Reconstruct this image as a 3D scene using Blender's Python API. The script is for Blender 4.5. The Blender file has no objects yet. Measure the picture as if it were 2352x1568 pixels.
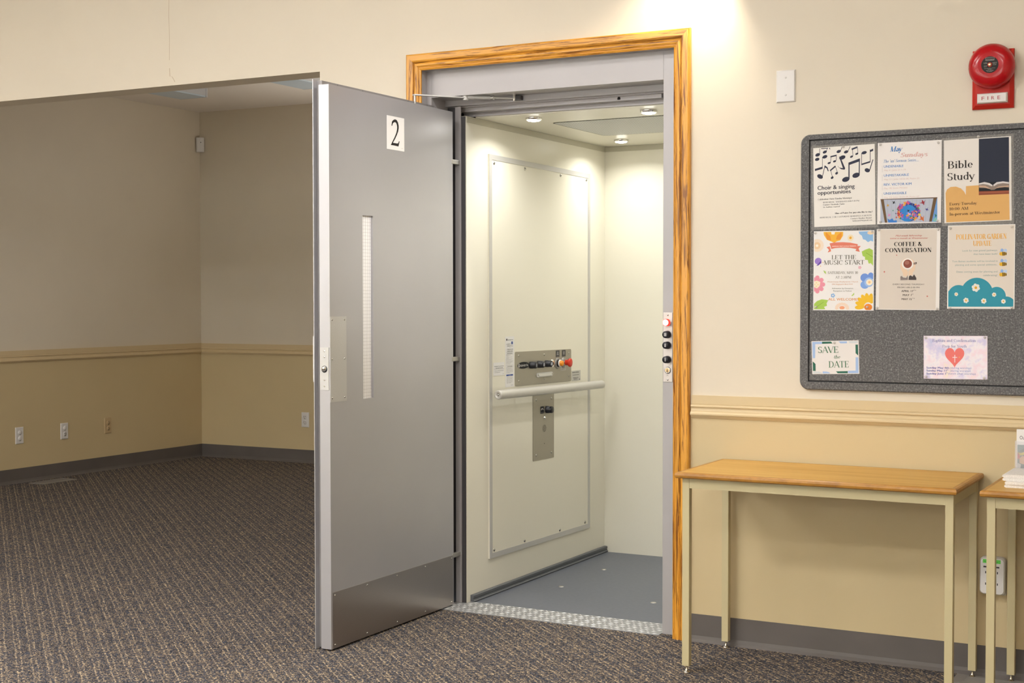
import bpy, bmesh, math, random
from mathutils import Vector, Matrix

# ------------------------------------------------------------------ camera, world, exposure
SC = bpy.context.scene
COL = SC.collection
PI = math.pi
vs = SC.view_settings
vs.view_transform = 'Standard'
vs.look = 'None'
vs.gamma = 1.0
vs.use_curve_mapping = False
vs.exposure = 0.0

cam_d = bpy.data.cameras.new('camera')
cam = bpy.data.objects.new('camera', cam_d)
COL.objects.link(cam)
cam_d.sensor_width = 36.0
cam_d.lens = 50.0
cam_d.clip_start = 0.05
YAW, PITCH, ROLL = math.radians(-28.2648), math.radians(-1.7238), math.radians(-0.0612)
f0 = Vector((math.sin(YAW), math.cos(YAW), 0)); r0 = Vector((math.cos(YAW), -math.sin(YAW), 0)); u0 = Vector((0, 0, 1))
fw = f0 * math.cos(PITCH) + u0 * math.sin(PITCH); up_ = u0 * math.cos(PITCH) - f0 * math.sin(PITCH)
rt = r0 * math.cos(ROLL) + up_ * math.sin(ROLL); uu = up_ * math.cos(ROLL) - r0 * math.sin(ROLL)
M = Matrix((rt, uu, -fw)).transposed().to_4x4()
M.translation = (1.8672, -4.8627, 1.25)
cam.matrix_world = M
SC.camera = cam

world = bpy.data.worlds.new('world')
SC.world = world
world.use_nodes = True
bg = world.node_tree.nodes['Background']
bg.inputs[0].default_value = (0.80, 0.90, 1.0, 1)
bg.inputs[1].default_value = 1.0

def area(name, loc, rot, sx, sy, power, color=(1, 1, 1), spread=PI, parent=None):
    d = bpy.data.lights.new(name, 'AREA')
    d.shape = 'RECTANGLE'; d.size = sx; d.size_y = sy; d.energy = power; d.color = color; d.spread = spread
    o = bpy.data.objects.new(name, d); COL.objects.link(o)
    o.location = loc; o.rotation_euler = rot
    if parent: o.parent = parent
    return o

# ceiling troffers of the hall (their housings are built with the ceiling) and daylight at the rear windows
HALL_Z = 3.25
TROFFERS = [(-4.0, -2.9), (-1.1, -1.9), (-1.2, -4.0), (1.5, -2.4), (1.3, -5.4), (-4.3, -5.6)]
TROFFER_W = [54, 24, 110, 12, 66, 105]
for (tx, ty), tw in zip(TROFFERS, TROFFER_W):
    area('troffer_light', (tx, ty, HALL_Z - .075), (0, 0, 0), 1.15, .5, tw, (1.0, .99, .99))
WINDOWS = [(-4.4, 1.6), (-1.6, 1.6), (1.4, 1.6)]
for (wx, ww), pw in zip(WINDOWS, (330, 300, 390)):
    area('daylight', (wx, -7.42, 1.55), (PI / 2, 0, PI), ww, 1.3, pw, (.84, .93, 1.0))
area('daylight', (-2.7, 3.86, 1.5), (-PI * .85, 0, 0), 1.2, 1.2, 30, (1.0, .96, .90))   # fill light at an unseen window added to brighten the alcove
# the spot just above the right end of the door casing
SPOT = (0.070, -0.095, 2.54)
sp = bpy.data.lights.new('spotlight_beam', 'SPOT')
sp.energy = 38; sp.color = (1.0, .90, .74); sp.spot_size = math.radians(104); sp.spot_blend = .85; sp.shadow_soft_size = .025
spo = bpy.data.objects.new('spotlight_beam', sp); COL.objects.link(spo)
spo.location = SPOT; spo.rotation_euler = Vector((-.36, .0, -1)).to_track_quat('-Z', 'Y').to_euler()

# an added, unseen spotlight to the right, brightening the open door's upper half
FILL_SPOT = (1.35, -1.1, 2.95)
sp2 = bpy.data.lights.new('spotlight_beam', 'SPOT')
sp2.energy = 250; sp2.color = (.98, .98, 1.0); sp2.spot_size = math.radians(30); sp2.spot_blend = 1.0; sp2.shadow_soft_size = .03
spo2 = bpy.data.objects.new('spotlight_beam', sp2); COL.objects.link(spo2)
spo2.location = FILL_SPOT; spo2.rotation_euler = (Vector((-1.07, -.36, 1.72)) - Vector(FILL_SPOT)).to_track_quat('-Z', 'Y').to_euler()

# ------------------------------------------------------------------ helpers
def lin(h):
    r = []
    for i in (0, 2, 4):
        c = int(h[i:i + 2], 16) / 255
        r.append(c / 12.92 if c <= .04045 else ((c + .055) / 1.055) ** 2.4)
    return (r[0], r[1], r[2], 1)

def newmat(name):
    m = bpy.data.materials.new(name); m.use_nodes = True
    nt = m.node_tree
    return m, nt, nt.nodes['Principled BSDF']

def N(nt, typ, **kw):
    n = nt.nodes.new(typ)
    for k, v in kw.items():
        if k.startswith('i_'):
            key = k[2:]
            n.inputs[int(key) if key.isdigit() else key.replace('_', ' ')].default_value = v
        else:
            setattr(n, k, v)
    return n

def ramp(nt, fac, stops):
    r = nt.nodes.new('ShaderNodeValToRGB')
    e = r.color_ramp.elements
    e[0].position, e[0].color = stops[0]
    e[1].position, e[1].color = stops[-1]
    for p, c in stops[1:-1]:
        k = e.new(p); k.color = c
    nt.links.new(fac, r.inputs[0])
    return r.outputs[0]

def mat(name, color, rough=.5, metal=0.0, spec=.5, bump=0.0, bscale=200, coat=0.0, mottle=0.0, mscale=3.0):
    m, nt, b = newmat(name)
    col = lin(color) if isinstance(color, str) else (*color, 1)
    b.inputs['Base Color'].default_value = col
    b.inputs['Roughness'].default_value = rough
    b.inputs['Metallic'].default_value = metal
    b.inputs['Specular IOR Level'].default_value = spec
    b.inputs['Coat Weight'].default_value = coat
    if bump or mottle:
        tc = N(nt, 'ShaderNodeTexCoord')
    if bump:
        no = N(nt, 'ShaderNodeTexNoise', i_Scale=bscale, i_Detail=3.0)
        nt.links.new(tc.outputs['Object'], no.inputs['Vector'])
        bp = N(nt, 'ShaderNodeBump', i_Strength=bump, i_Distance=.002)
        nt.links.new(no.outputs['Fac'], bp.inputs['Height']); nt.links.new(bp.outputs[0], b.inputs['Normal'])
    if mottle:
        n2 = N(nt, 'ShaderNodeTexNoise', i_Scale=mscale, i_Detail=4.0)
        nt.links.new(tc.outputs['Object'], n2.inputs['Vector'])
        lo = tuple(c * (1 - mottle) for c in col[:3]) + (1,); hi = tuple(min(1, c * (1 + mottle)) for c in col[:3]) + (1,)
        nt.links.new(ramp(nt, n2.outputs['Fac'], [(.3, lo), (.7, hi)]), b.inputs['Base Color'])
    return m

def emit(name, color, strength):
    m, nt, b = newmat(name)
    c = lin(color)
    b.inputs['Base Color'].default_value = c
    b.inputs['Emission Color'].default_value = c
    b.inputs['Emission Strength'].default_value = strength
    return m

def oak(name, axis, light='dc9c38', dark='8c5210', rough=.32, across=34.0, along=1.3, coat=.1, grain=.6, lo=.45, hi=.66):
    m, nt, b = newmat(name)
    tc = N(nt, 'ShaderNodeTexCoord')
    mp = N(nt, 'ShaderNodeMapping')
    sc = [across, across, across]; sc[axis] = along
    mp.inputs['Scale'].default_value = sc
    nt.links.new(tc.outputs['Object'], mp.inputs['Vector'])
    n1 = N(nt, 'ShaderNodeTexNoise', i_Scale=1.6, i_Detail=8.0, i_Roughness=.66, i_Distortion=grain)
    nt.links.new(mp.outputs[0], n1.inputs['Vector'])
    mp2 = N(nt, 'ShaderNodeMapping')
    s2 = [across * 9, across * 9, across * 9]; s2[axis] = along * 6
    mp2.inputs['Scale'].default_value = s2
    nt.links.new(tc.outputs['Object'], mp2.inputs['Vector'])
    n2 = N(nt, 'ShaderNodeTexNoise', i_Scale=1.0, i_Detail=2.0)
    nt.links.new(mp2.outputs[0], n2.inputs['Vector'])
    ad = N(nt, 'ShaderNodeMath', operation='MULTIPLY_ADD')
    nt.links.new(n2.outputs['Fac'], ad.inputs[0]); ad.inputs[1].default_value = .22
    nt.links.new(n1.outputs['Fac'], ad.inputs[2])
    mid = tuple((x + y) / 2 for x, y in zip(lin(light), lin(dark)))
    col = ramp(nt, ad.outputs[0], [(lo, lin(dark)), (lo * .45 + hi * .55, mid), (hi, lin(light)), (.85, lin(light))])
    nt.links.new(col, b.inputs['Base Color'])
    b.inputs['Roughness'].default_value = rough
    b.inputs['Coat Weight'].default_value = coat
    b.inputs['Coat Roughness'].default_value = .2
    return m

class MB:
    """collects geometry that becomes ONE mesh object"""
    def __init__(s): s.v = []; s.f = []; s.m = []; s.sm = []; s.mats = []
    def slot(s, m):
        if m not in s.mats: s.mats.append(m)
        return s.mats.index(m)
    def add(s, verts, faces, m, smooth=False):
        o = len(s.v); k = s.slot(m)
        s.v += [tuple(q) for q in verts]
        for f in faces:
            s.f.append([o + i for i in f]); s.m.append(k); s.sm.append(smooth)
        return s
    def box(s, x0, x1, y0, y1, z0, z1, m, bev=0.0, seg=2):
        if bev <= 0:
            v = [(x, y, z) for z in (z0, z1) for y in (y0, y1) for x in (x0, x1)]
            f = [(0, 2, 3, 1), (4, 5, 7, 6), (0, 1, 5, 4), (2, 6, 7, 3), (0, 4, 6, 2), (1, 3, 7, 5)]
            return s.add(v, f, m)
        bm = bmesh.new()
        bmesh.ops.create_cube(bm, size=1.0)
        for q in bm.verts:
            q.co = Vector(((x0 + x1) / 2 + q.co.x * (x1 - x0), (y0 + y1) / 2 + q.co.y * (y1 - y0), (z0 + z1) / 2 + q.co.z * (z1 - z0)))
        bmesh.ops.bevel(bm, geom=bm.edges[:], offset=bev, segments=seg, profile=.5, affect='EDGES')
        bm.verts.index_update()
        s.add([q.co[:] for q in bm.verts], [[q.index for q in f.verts] for f in bm.faces], m)
        bm.free()
        return s
    def bm(s, bm, m, smooth=False):
        bm.verts.index_update()
        s.add([q.co[:] for q in bm.verts], [[q.index for q in f.verts] for f in bm.faces], m, smooth)
        bm.free(); return s
    def cyl(s, p0, p1, r, m, n=24, r1=None, caps=True, smooth=True):
        p0 = Vector(p0); p1 = Vector(p1); r1 = r if r1 is None else r1
        ax = (p1 - p0).normalized()
        a = ax.orthogonal().normalized(); b = ax.cross(a)
        v = []
        for p, rr in ((p0, r), (p1, r1)):
            v += [p + a * rr * math.cos(2 * PI * i / n) + b * rr * math.sin(2 * PI * i / n) for i in range(n)]
        s.add(v, [(i, (i + 1) % n, n + (i + 1) % n, n + i) for i in range(n)], m, smooth)
        if caps: s.add(v[:n], [list(range(n))[::-1]], m); s.add(v[n:], [list(range(n))], m)
        return s
    def lathe(s, o, ax, prof, m, n=32, smooth=True, sx=1.0, caps=True):
        """prof: (radius, height along ax) points"""
        o = Vector(o); ax = Vector(ax).normalized()
        a = Vector((1, 0, 0)) if abs(ax.x) < .5 else Vector((0, 1, 0)); b = ax.cross(a)
        v = []; f = []
        for r, h in prof:
            v += [o + ax * h + a * (r * sx) * math.cos(2 * PI * i / n) + b * r * math.sin(2 * PI * i / n) for i in range(n)]
        for k in range(len(prof) - 1):
            f += [(k * n + i, k * n + (i + 1) % n, (k + 1) * n + (i + 1) % n, (k + 1) * n + i) for i in range(n)]
        s.add(v, f, m, smooth)
        for k in (0, len(prof) - 1):
            if caps and prof[k][0] > 1e-5: s.add(v[k * n:k * n + n], [list(range(n))], m)
        return s
    def sweep(s, prof, path, m, closed=True, smooth=False):
        """path: list of functions mapping a profile point to 3D"""
        n = len(prof); v = []
        for fn in path: v += [fn(p) for p in prof]
        f = []
        rng = n if closed else n - 1
        for k in range(len(path) - 1):
            f += [(k * n + i, k * n + (i + 1) % n, (k + 1) * n + (i + 1) % n, (k + 1) * n + i) for i in range(rng)]
        s.add(v, f, m, smooth)
        if closed:
            s.add(v[:n], [list(range(n))], m); s.add(v[-n:], [list(range(n))[::-1]], m)
        return s
    def poly(s, pts, m): return s.add(pts, [list(range(len(pts)))], m)
    def slab(s, pts, y0, y1, m):
        """a flat outline (x, z) with thickness in y"""
        n = len(pts)
        v = [(x, y0, z) for x, z in pts] + [(x, y1, z) for x, z in pts]
        s.add(v, [list(range(n)), list(range(2 * n - 1, n - 1, -1))] + [(i, n + i, n + (i + 1) % n, (i + 1) % n) for i in range(n)], m)
        return s
    def tube(s, pts, r, m, n=10):
        for a, b in zip(pts, pts[1:]): s.cyl(a, b, r, m, n)
        return s

def rrect(x0, x1, z0, z1, r, n=6):
    o = []
    for cx, cz, a in ((x1 - r, z1 - r, 0), (x0 + r, z1 - r, 90), (x0 + r, z0 + r, 180), (x1 - r, z0 + r, 270)):
        for i in range(n + 1):
            t = math.radians(a + 90 * i / n); o.append((cx + r * math.cos(t), cz + r * math.sin(t)))
    return o

def circ(cx, cz, rx, rz=None, n=28):
    rz = rx if rz is None else rz
    return [(cx + rx * math.cos(2 * PI * i / n), cz + rz * math.sin(2 * PI * i / n)) for i in range(n)]

def obj(name, mb, parent=None, loc=(0, 0, 0), rot=(0, 0, 0)):
    me = bpy.data.meshes.new(name)
    me.from_pydata(mb.v, [], mb.f)
    for m in mb.mats: me.materials.append(m)
    me.polygons.foreach_set('material_index', mb.m)
    me.polygons.foreach_set('use_smooth', mb.sm)
    me.update()
    o = bpy.data.objects.new(name, me); COL.objects.link(o)
    o.location = loc; o.rotation_euler = rot
    if parent: o.parent = parent
    return o

def tag(o, label=None, cat=None, group=None, kind=None):
    if label: o['label'] = label
    if cat: o['category'] = cat
    if group: o['group'] = group
    if kind: o['kind'] = kind
    return o

def thing(name, label, cat, loc=(0, 0, 0), rot=(0, 0, 0), group=None, kind=None):
    o = bpy.data.objects.new(name, None); COL.objects.link(o)
    o.empty_display_size = .05
    o.location = loc; o.rotation_euler = rot
    return tag(o, label, cat, group, kind)

def struct(name, mb, label=None, cat=None):
    return tag(obj(name, mb), label, cat, None, 'structure')

def copy_thing(root, loc, rot, label, group=None):
    r = root.copy(); COL.objects.link(r); r.location = loc; r.rotation_euler = rot; r['label'] = label
    if group: r['group'] = group
    for ch in root.children:
        c = ch.copy(); COL.objects.link(c); c.parent = r
        for g in ch.children:
            d = g.copy(); COL.objects.link(d); d.parent = c
    return r

FACE_X = (0, 0, PI / 2)      # turns a front built towards -y so that it faces +x
# ------------------------------------------------------------------ lettering
SER_T, SER_N = .135, .045
GL = {
 'A': (.78, [('d',.05,0,.38,1,'n'),('d',.38,1,.72,0,'k'),('h',.17,.57,.35),('f',.05,0),('f',.72,0)]),
 'B': (.72, [('s',.16,0,1,'bt'),('h',.16,.4,.98),('h',.16,.4,.53),('h',.16,.42,.02),('a',.38,.76,.19,.22,90,-90),('a',.40,.275,.24,.255,90,-90)]),
 'C': (.80, [('a',.44,.5,.36,.48,48,312),('v',.70,.70,.97)]),
 'D': (.84, [('s',.16,0,1,'bt'),('h',.16,.4,.98),('h',.16,.4,.02),('a',.38,.5,.37,.48,90,-90)]),
 'E': (.70, [('s',.16,0,1,'bt'),('h',.16,.6,.98),('h',.16,.62,.02),('h',.16,.48,.52),('v',.6,.78,1),('v',.62,0,.24),('v',.48,.42,.62)]),
 'F': (.66, [('s',.16,0,1,'bt'),('h',.16,.6,.98),('h',.16,.48,.52),('v',.6,.78,1),('v',.48,.42,.62)]),
 'G': (.84, [('a',.44,.5,.36,.48,48,330),('v',.70,.72,.97),('s',.72,.02,.42,'t')]),
 'H': (.84, [('s',.16,0,1,'bt'),('s',.68,0,1,'bt'),('h',.16,.68,.52)]),
 'I': (.36, [('s',.18,0,1,'bt')]),
 'J': (.42, [('s',.26,.1,1,'t'),('a',.13,.12,.13,.14,0,-180)]),
 'K': (.76, [('s',.16,0,1,'bt'),('d',.2,.42,.62,1,'n'),('d',.3,.55,.68,0,'k'),('f',.62,1),('f',.68,0)]),
 'L': (.66, [('s',.16,0,1,'bt'),('h',.16,.6,.02),('v',.61,0,.26)]),
 'M': (.98, [('d',.13,0,.13,1,'n'),('d',.14,1,.46,.02,'k'),('d',.46,.02,.8,1,'n'),('s',.82,0,1,'bt'),('f',.13,0),('f',.11,1)]),
 'N': (.84, [('d',.14,0,.14,1,'n'),('d',.15,1,.68,0,'k'),('d',.68,0,.68,1,'n'),('f',.14,0),('f',.12,1),('f',.68,1)]),
 'O': (.90, [('a',.45,.5,.37,.48,0,360)]),
 'P': (.68, [('s',.16,0,1,'bt'),('h',.16,.4,.98),('h',.16,.4,.46),('a',.38,.72,.22,.26,90,-90)]),
 'Q': (.90, [('a',.45,.5,.37,.48,0,360),('d',.45,.15,.78,-.15,'k')]),
 'R': (.76, [('s',.16,0,1,'bt'),('h',.16,.4,.98),('h',.16,.4,.48),('a',.38,.73,.21,.25,90,-90),('d',.36,.48,.70,0,'k'),('f',.70,0)]),
 'S': (.62, [('a',.32,.745,.22,.235,35,270),('a',.32,.265,.24,.245,90,-145),('v',.53,.74,.98),('v',.10,.02,.28)]),
 'T': (.76, [('s',.38,0,1,'b'),('h',.06,.70,.98),('v',.06,.76,1),('v',.70,.76,1)]),
 'U': (.84, [('s',.16,.3,1,'t'),('a',.42,.3,.26,.28,180,360),('d',.68,.3,.68,1,'n'),('f',.68,1)]),
 'V': (.74, [('d',.04,1,.38,0,'k'),('d',.38,0,.70,1,'n'),('f',.04,1),('f',.70,1)]),
 'W': (1.04, [('d',.04,1,.3,0,'k'),('d',.3,0,.5,1,'n'),('d',.5,1,.76,0,'k'),('d',.76,0,1,1,'n'),('f',.04,1),('f',.5,1),('f',1,1)]),
 'X': (.72, [('d',.08,1,.66,0,'k'),('d',.08,0,.64,1,'n'),('f',.08,1),('f',.66,0),('f',.08,0),('f',.64,1)]),
 'Y': (.74, [('d',.06,1,.38,.46,'k'),('d',.38,.46,.68,1,'n'),('s',.38,0,.46,'b'),('f',.06,1),('f',.68,1)]),
 'Z': (.68, [('h',.08,.62,.98),('d',.60,.98,.1,.02,'k'),('h',.08,.64,.02),('v',.08,.78,1),('v',.64,0,.22)]),
 'a': (.54, [('a',.26,.45,.18,.19,155,0),('s',.44,.03,.45,''),('a',.26,.185,.18,.18,60,325),('h',.26,.44,.34),('h',.44,.54,.02)]),
 'b': (.60, [('s',.14,0,1.02,'l'),('a',.32,.32,.21,.31,140,-140)]),
 'c': (.50, [('a',.3,.32,.22,.31,50,310)]),
 'd': (.60, [('s',.46,0,1.02,'l'),('a',.28,.32,.21,.31,40,320),('h',.46,.56,.02)]),
 'e': (.54, [('a',.29,.32,.21,.31,0,318),('h',.08,.50,.34)]),
 'f': (.38, [('s',.2,0,.8,'b'),('a',.36,.8,.16,.21,180,45),('h',.06,.38,.62)]),
 'g': (.54, [('a',.26,.42,.17,.21,0,360),('a',.27,-.1,.21,.16,0,360),('d',.18,.22,.16,.05,'n'),('h',.4,.53,.61)]),
 'h': (.64, [('s',.14,0,1.02,'bl'),('a',.31,.42,.17,.2,170,0),('s',.48,0,.42,'b')]),
 'i': (.32, [('s',.16,0,.64,'bl'),('o',.16,.86)]),
 'j': (.30, [('s',.18,-.15,.64,'l'),('o',.18,.86),('a',.06,-.15,.12,.14,0,-100)]),
 'k': (.60, [('s',.14,0,1.02,'bl'),('d',.18,.28,.46,.62,'n'),('d',.26,.38,.52,0,'k'),('f',.46,.63),('f',.52,0)]),
 'l': (.32, [('s',.16,0,1.02,'bl')]),
 'm': (.96, [('s',.14,0,.64,'bl'),('a',.3,.44,.16,.18,170,0),('s',.46,0,.44,'b'),('a',.62,.44,.16,.18,170,0),('s',.78,0,.44,'b')]),
 'n': (.64, [('s',.14,0,.64,'bl'),('a',.31,.44,.17,.18,170,0),('s',.48,0,.44,'b')]),
 'o': (.60, [('a',.3,.32,.23,.31,0,360)]),
 'p': (.60, [('s',.14,-.3,.64,'bl'),('a',.32,.32,.21,.31,140,-140)]),
 'q': (.60, [('s',.46,-.3,.64,'b'),('a',.28,.32,.21,.31,40,320)]),
 'r': (.44, [('s',.14,0,.64,'bl'),('a',.31,.44,.17,.18,170,55)]),
 's': (.44, [('a',.22,.475,.15,.155,35,270),('a',.22,.165,.16,.155,90,-145)]),
 't': (.38, [('s',.18,.1,.86,''),('a',.3,.12,.12,.11,180,310),('h',.04,.36,.62)]),
 'u': (.64, [('s',.14,.2,.64,'l'),('a',.31,.2,.17,.19,180,355),('s',.48,0,.64,'l'),('h',.48,.58,.02)]),
 'v': (.54, [('d',.05,.64,.28,0,'k'),('d',.28,0,.5,.64,'n'),('f',.05,.63),('f',.5,.63)]),
 'w': (.80, [('d',.05,.64,.24,0,'k'),('d',.24,0,.40,.64,'n'),('d',.40,.64,.58,0,'k'),('d',.58,0,.76,.64,'n'),('f',.05,.63),('f',.76,.63)]),
 'x': (.56, [('d',.08,.64,.48,0,'k'),('d',.08,0,.46,.64,'n'),('f',.08,.63),('f',.48,0),('f',.08,0),('f',.46,.63)]),
 'y': (.54, [('d',.05,.64,.28,.02,'k'),('d',.5,.64,.19,-.26,'n'),('f',.05,.63),('f',.5,.63),('o',.14,-.24)]),
 'z': (.50, [('h',.06,.44,.61),('d',.42,.6,.08,.03,'k'),('h',.06,.46,.02)]),
 '0': (.60, [('a',.3,.5,.23,.48,0,360)]), '1': (.46, [('s',.26,0,1,'b'),('d',.1,.86,.26,.99,'n')]),
 '2': (.60, [('a',.28,.74,.21,.24,160,-35),('d',.45,.6,.07,.05,'n'),('d',.06,.05,.54,.05,'m')]),
 '3': (.58, [('a',.26,.755,.19,.225,150,-90),('a',.26,.275,.24,.255,90,-150)]),
 '4': (.62, [('d',.42,1,.04,.3,'n'),('h',.04,.6,.3),('s',.44,0,1,'b')]),
 '5': (.58, [('d',.16,.94,.5,.94,'m'),('d',.16,.97,.13,.55,'n'),('a',.27,.31,.24,.3,125,-145)]),
 '6': (.60, [('a',.3,.3,.22,.29,0,360),('a',.46,.4,.38,.58,110,180)]), '7': (.58, [('d',.08,.94,.54,.94,'m'),('d',.53,.94,.22,0,'k')]),
 '8': (.58, [('a',.29,.76,.18,.22,0,360),('a',.29,.27,.23,.26,0,360)]), '9': (.60, [('a',.3,.7,.22,.29,0,360),('a',.14,.6,.38,.58,-70,0)]),
 '&': (.80, [('a',.32,.77,.15,.2,-60,240),('d',.22,.66,.72,0,'k'),('a',.29,.25,.22,.24,75,325),('d',.48,.12,.68,.5,'n'),('h',.58,.78,.5)]),
 '.': (.26, [('o',.12,.06)]), ',': (.26, [('o',.12,.06),('d',.14,.04,.08,-.14,'n')]), ':': (.28, [('o',.14,.06),('o',.14,.5)]),
 "'": (.2, [('d',.1,1,.09,.74,'m')]), '!': (.3, [('d',.15,1,.15,.3,'k'),('o',.15,.06)]), '-': (.36, [('d',.05,.33,.31,.33,'m')]),
 '(': (.34, [('a',.34,.4,.22,.62,120,240)]), ')': (.34, [('a',.0,.4,.22,.62,60,-60)]), '@': (.9, [('a',.45,.35,.4,.42,0,320),('a',.45,.35,.17,.2,0,360)]), ' ': (.34, []),
}

def serif_text(txt, bold=False, ital=False):
    T, Nn = (.2, .05) if bold else (SER_T, SER_N)
    V, F, G = [], [], []
    def ribbon(pts, ws):
        n = len(pts); o = len(V); G.append(o)
        for i, (p, w) in enumerate(zip(pts, ws)):
            a = pts[max(0, i - 1)]; b = pts[min(n - 1, i + 1)]
            dx, dy = b[0] - a[0], b[1] - a[1]; L = math.hypot(dx, dy) or 1
            nx, ny = -dy / L * w / 2, dx / L * w / 2
            V.append((p[0] + nx, p[1] + ny)); V.append((p[0] - nx, p[1] - ny))
        for i in range(n - 1): F.append((o + 2 * i, o + 2 * i + 1, o + 2 * i + 3, o + 2 * i + 2))
    x = 0.0
    for ch in txt:
        adv, st = GL.get(ch, (.3, []))
        for s in st:
            k = s[0]
            if k == 's':
                ribbon([(x + s[1], s[2]), (x + s[1], s[3])], [T, T])
                e = T * .5 + .075
                if 'b' in s[4]: ribbon([(x + s[1] - e, s[2] + Nn / 2), (x + s[1] + e, s[2] + Nn / 2)], [Nn, Nn])
                if 't' in s[4]: ribbon([(x + s[1] - e, s[3] - Nn / 2), (x + s[1] + e, s[3] - Nn / 2)], [Nn, Nn])
                if 'l' in s[4]: ribbon([(x + s[1] - e, s[3] - Nn * 1.4), (x + s[1], s[3] - Nn / 2)], [Nn, Nn])
            elif k == 'h': ribbon([(x + s[1], s[3]), (x + s[2], s[3])], [Nn, Nn])
            elif k == 'v': ribbon([(x + s[1], s[2]), (x + s[1], s[3])], [Nn, Nn])
            elif k == 'd':
                w = {'k': T, 'n': Nn * 1.1, 'm': T * .8}[s[5]]
                ribbon([(x + s[1], s[2]), (x + s[3], s[4])], [w, w])
            elif k == 'f': ribbon([(x + s[1] - .1, s[2] + (Nn / 2 if s[2] < .3 else -Nn / 2)), (x + s[1] + .1, s[2] + (Nn / 2 if s[2] < .3 else -Nn / 2))], [Nn, Nn])
            elif k == 'a':
                _, cx, cy, rx, ry, a0, a1 = s
                n = max(6, int(abs(a1 - a0) / 18)); pts = []; ws = []
                for i in range(n + 1):
                    t = math.radians(a0 + (a1 - a0) * i / n)
                    q = max(.25, 1 - T * .25 / rx)
                    pts.append((x + cx + rx * q * math.cos(t), cy + (ry - Nn * .3) * math.sin(t)))
                    ws.append(Nn + (T - Nn) * abs(math.cos(t)) ** 1.4)
                ribbon(pts, ws)
            elif k == 'o':
                r = T * .55; o = len(V); G.append(o)
                V.extend([(x + s[1] + r * math.cos(i * PI / 4), s[2] + r * math.sin(i * PI / 4)) for i in range(8)]); F.append(tuple(range(o, o + 8)))
        x += adv
    if ital: V = [(a + .22 * b, b) for a, b in V]
    lift = []                                             # each stroke lies a hair above the one before, so that none coincide
    for i, g in enumerate(G): lift += [(i % 9) * 9e-6] * ((G[i + 1] if i + 1 < len(G) else len(V)) - g)
    return V, F, lift

_sans = {}
def sans_text(txt, bold=False, ital=False):
    key = (txt, bold, ital)
    if key not in _sans:
        c = bpy.data.curves.new('lettering', 'FONT')
        c.body = txt; c.size = 1; c.resolution_u = 3
        c.shear = .22 if ital else 0.0
        o = bpy.data.objects.new('lettering', c)
        me = o.to_mesh()
        V = [(q.co.x, q.co.y) for q in me.vertices]; F = [tuple(p.vertices) for p in me.polygons]
        if bold:                                          # heavier strokes: the same letters again, a touch to either side
            n = len(V); F0 = list(F); V0 = list(V)
            for k, d in ((1, -.014), (2, .014)):
                V += [(a + d, b) for a, b in V0]; F += [tuple(i + k * n for i in f) for f in F0]
        o.to_mesh_clear(); bpy.data.objects.remove(o); bpy.data.curves.remove(c)
        _sans[key] = (V, F)
    return _sans[key]

def text_into(mb, txt, font, x0, z0, x1, cap, y, m):
    """sets one line of lettering into mesh mb: baseline left (x0, z0), right end x1, capital height cap, front at y"""
    bold, ital = 'b' in font[1:], 'i' in font[1:]
    if font[0] == 'f': V, F, lift = serif_text(txt, bold, ital); k = 1.0
    else: V, F = sans_text(txt, bold, ital); k = .729; lift = [i * 3 // len(V) * 9e-6 for i in range(len(V))] if bold and V else None
    if not V: return
    a = min(q[0] for q in V); b = max(q[0] for q in V)
    sx = (x1 - x0) / max(b - a, 1e-6); sz = cap / k
    mb.add([(x0 + (q[0] - a) * sx, y - (lift[i] if lift else 0), z0 + q[1] * sz) for i, q in enumerate(V)], F, m)

_ink = {}
def ink(h):
    if h not in _ink:
        c = lin(h); c = tuple(v * .92 for v in c[:3])
        _ink[h] = mat('ink_' + h, c, .6, spec=.3)
    return _ink[h]

def clip(pts, x0, x1, z0, z1):
    for ax, lim, sg in ((0, x0, 1), (0, x1, -1), (1, z0, 1), (1, z1, -1)):
        out = []
        for a, b in zip(pts, pts[1:] + pts[:1]):
            ia, ib = (a[ax] - lim) * sg >= 0, (b[ax] - lim) * sg >= 0
            if ia: out.append(a)
            if ia != ib:
                t = (lim - a[ax]) / (b[ax] - a[ax]); out.append((a[0] + t * (b[0] - a[0]), a[1] + t * (b[1] - a[1])))
        pts = out
        if len(pts) < 3: return []
    return pts

def art_into(mb, items, ox, oz, y0):
    """printed artwork (millimetres) laid on a sheet whose lower left corner is (ox, oz); y0 is the face of the sheet"""
    for i, e in enumerate(items):
        m = ink(e[1]); y = y0 - .00014 * e[2] - (i % 13) * 9e-6
        P_ = lambda q: (ox + q[0] / 1000, y, oz + q[1] / 1000)
        W, H = -2000 * ox, -2000 * oz; mg = 2.5
        def put(pts):
            q = clip(list(pts), mg, W - mg, mg, H - mg)
            if q: mb.poly([P_(k) for k in q], m)
        if e[0] == 'p': put(e[3])
        elif e[0] == 'e':
            _, _, _, cx, cy, rx, ry, rot = e
            n = 20
            put([(cx + rx * math.cos(t) * math.cos(rot) - ry * math.sin(t) * math.sin(rot), cy + rx * math.cos(t) * math.sin(rot) + ry * math.sin(t) * math.cos(rot)) for t in (2 * PI * i / n for i in range(n))])
        elif e[0] == 'l':
            pts, w = e[3], e[4]
            for a, b in zip(pts, pts[1:]):
                dx, dy = b[0] - a[0], b[1] - a[1]; L = math.hypot(dx, dy) or 1
                nx, ny = -dy / L * w / 2, dx / L * w / 2
                put([(a[0] + nx, a[1] + ny), (a[0] - nx, a[1] - ny), (b[0] - nx, b[1] - ny), (b[0] + nx, b[1] + ny)])
        elif e[0] == 't':
            text_into(mb, e[4], e[3], ox + e[5] / 1000, oz + e[6] / 1000, ox + e[7] / 1000, e[8] / 1000, y, m)
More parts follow.
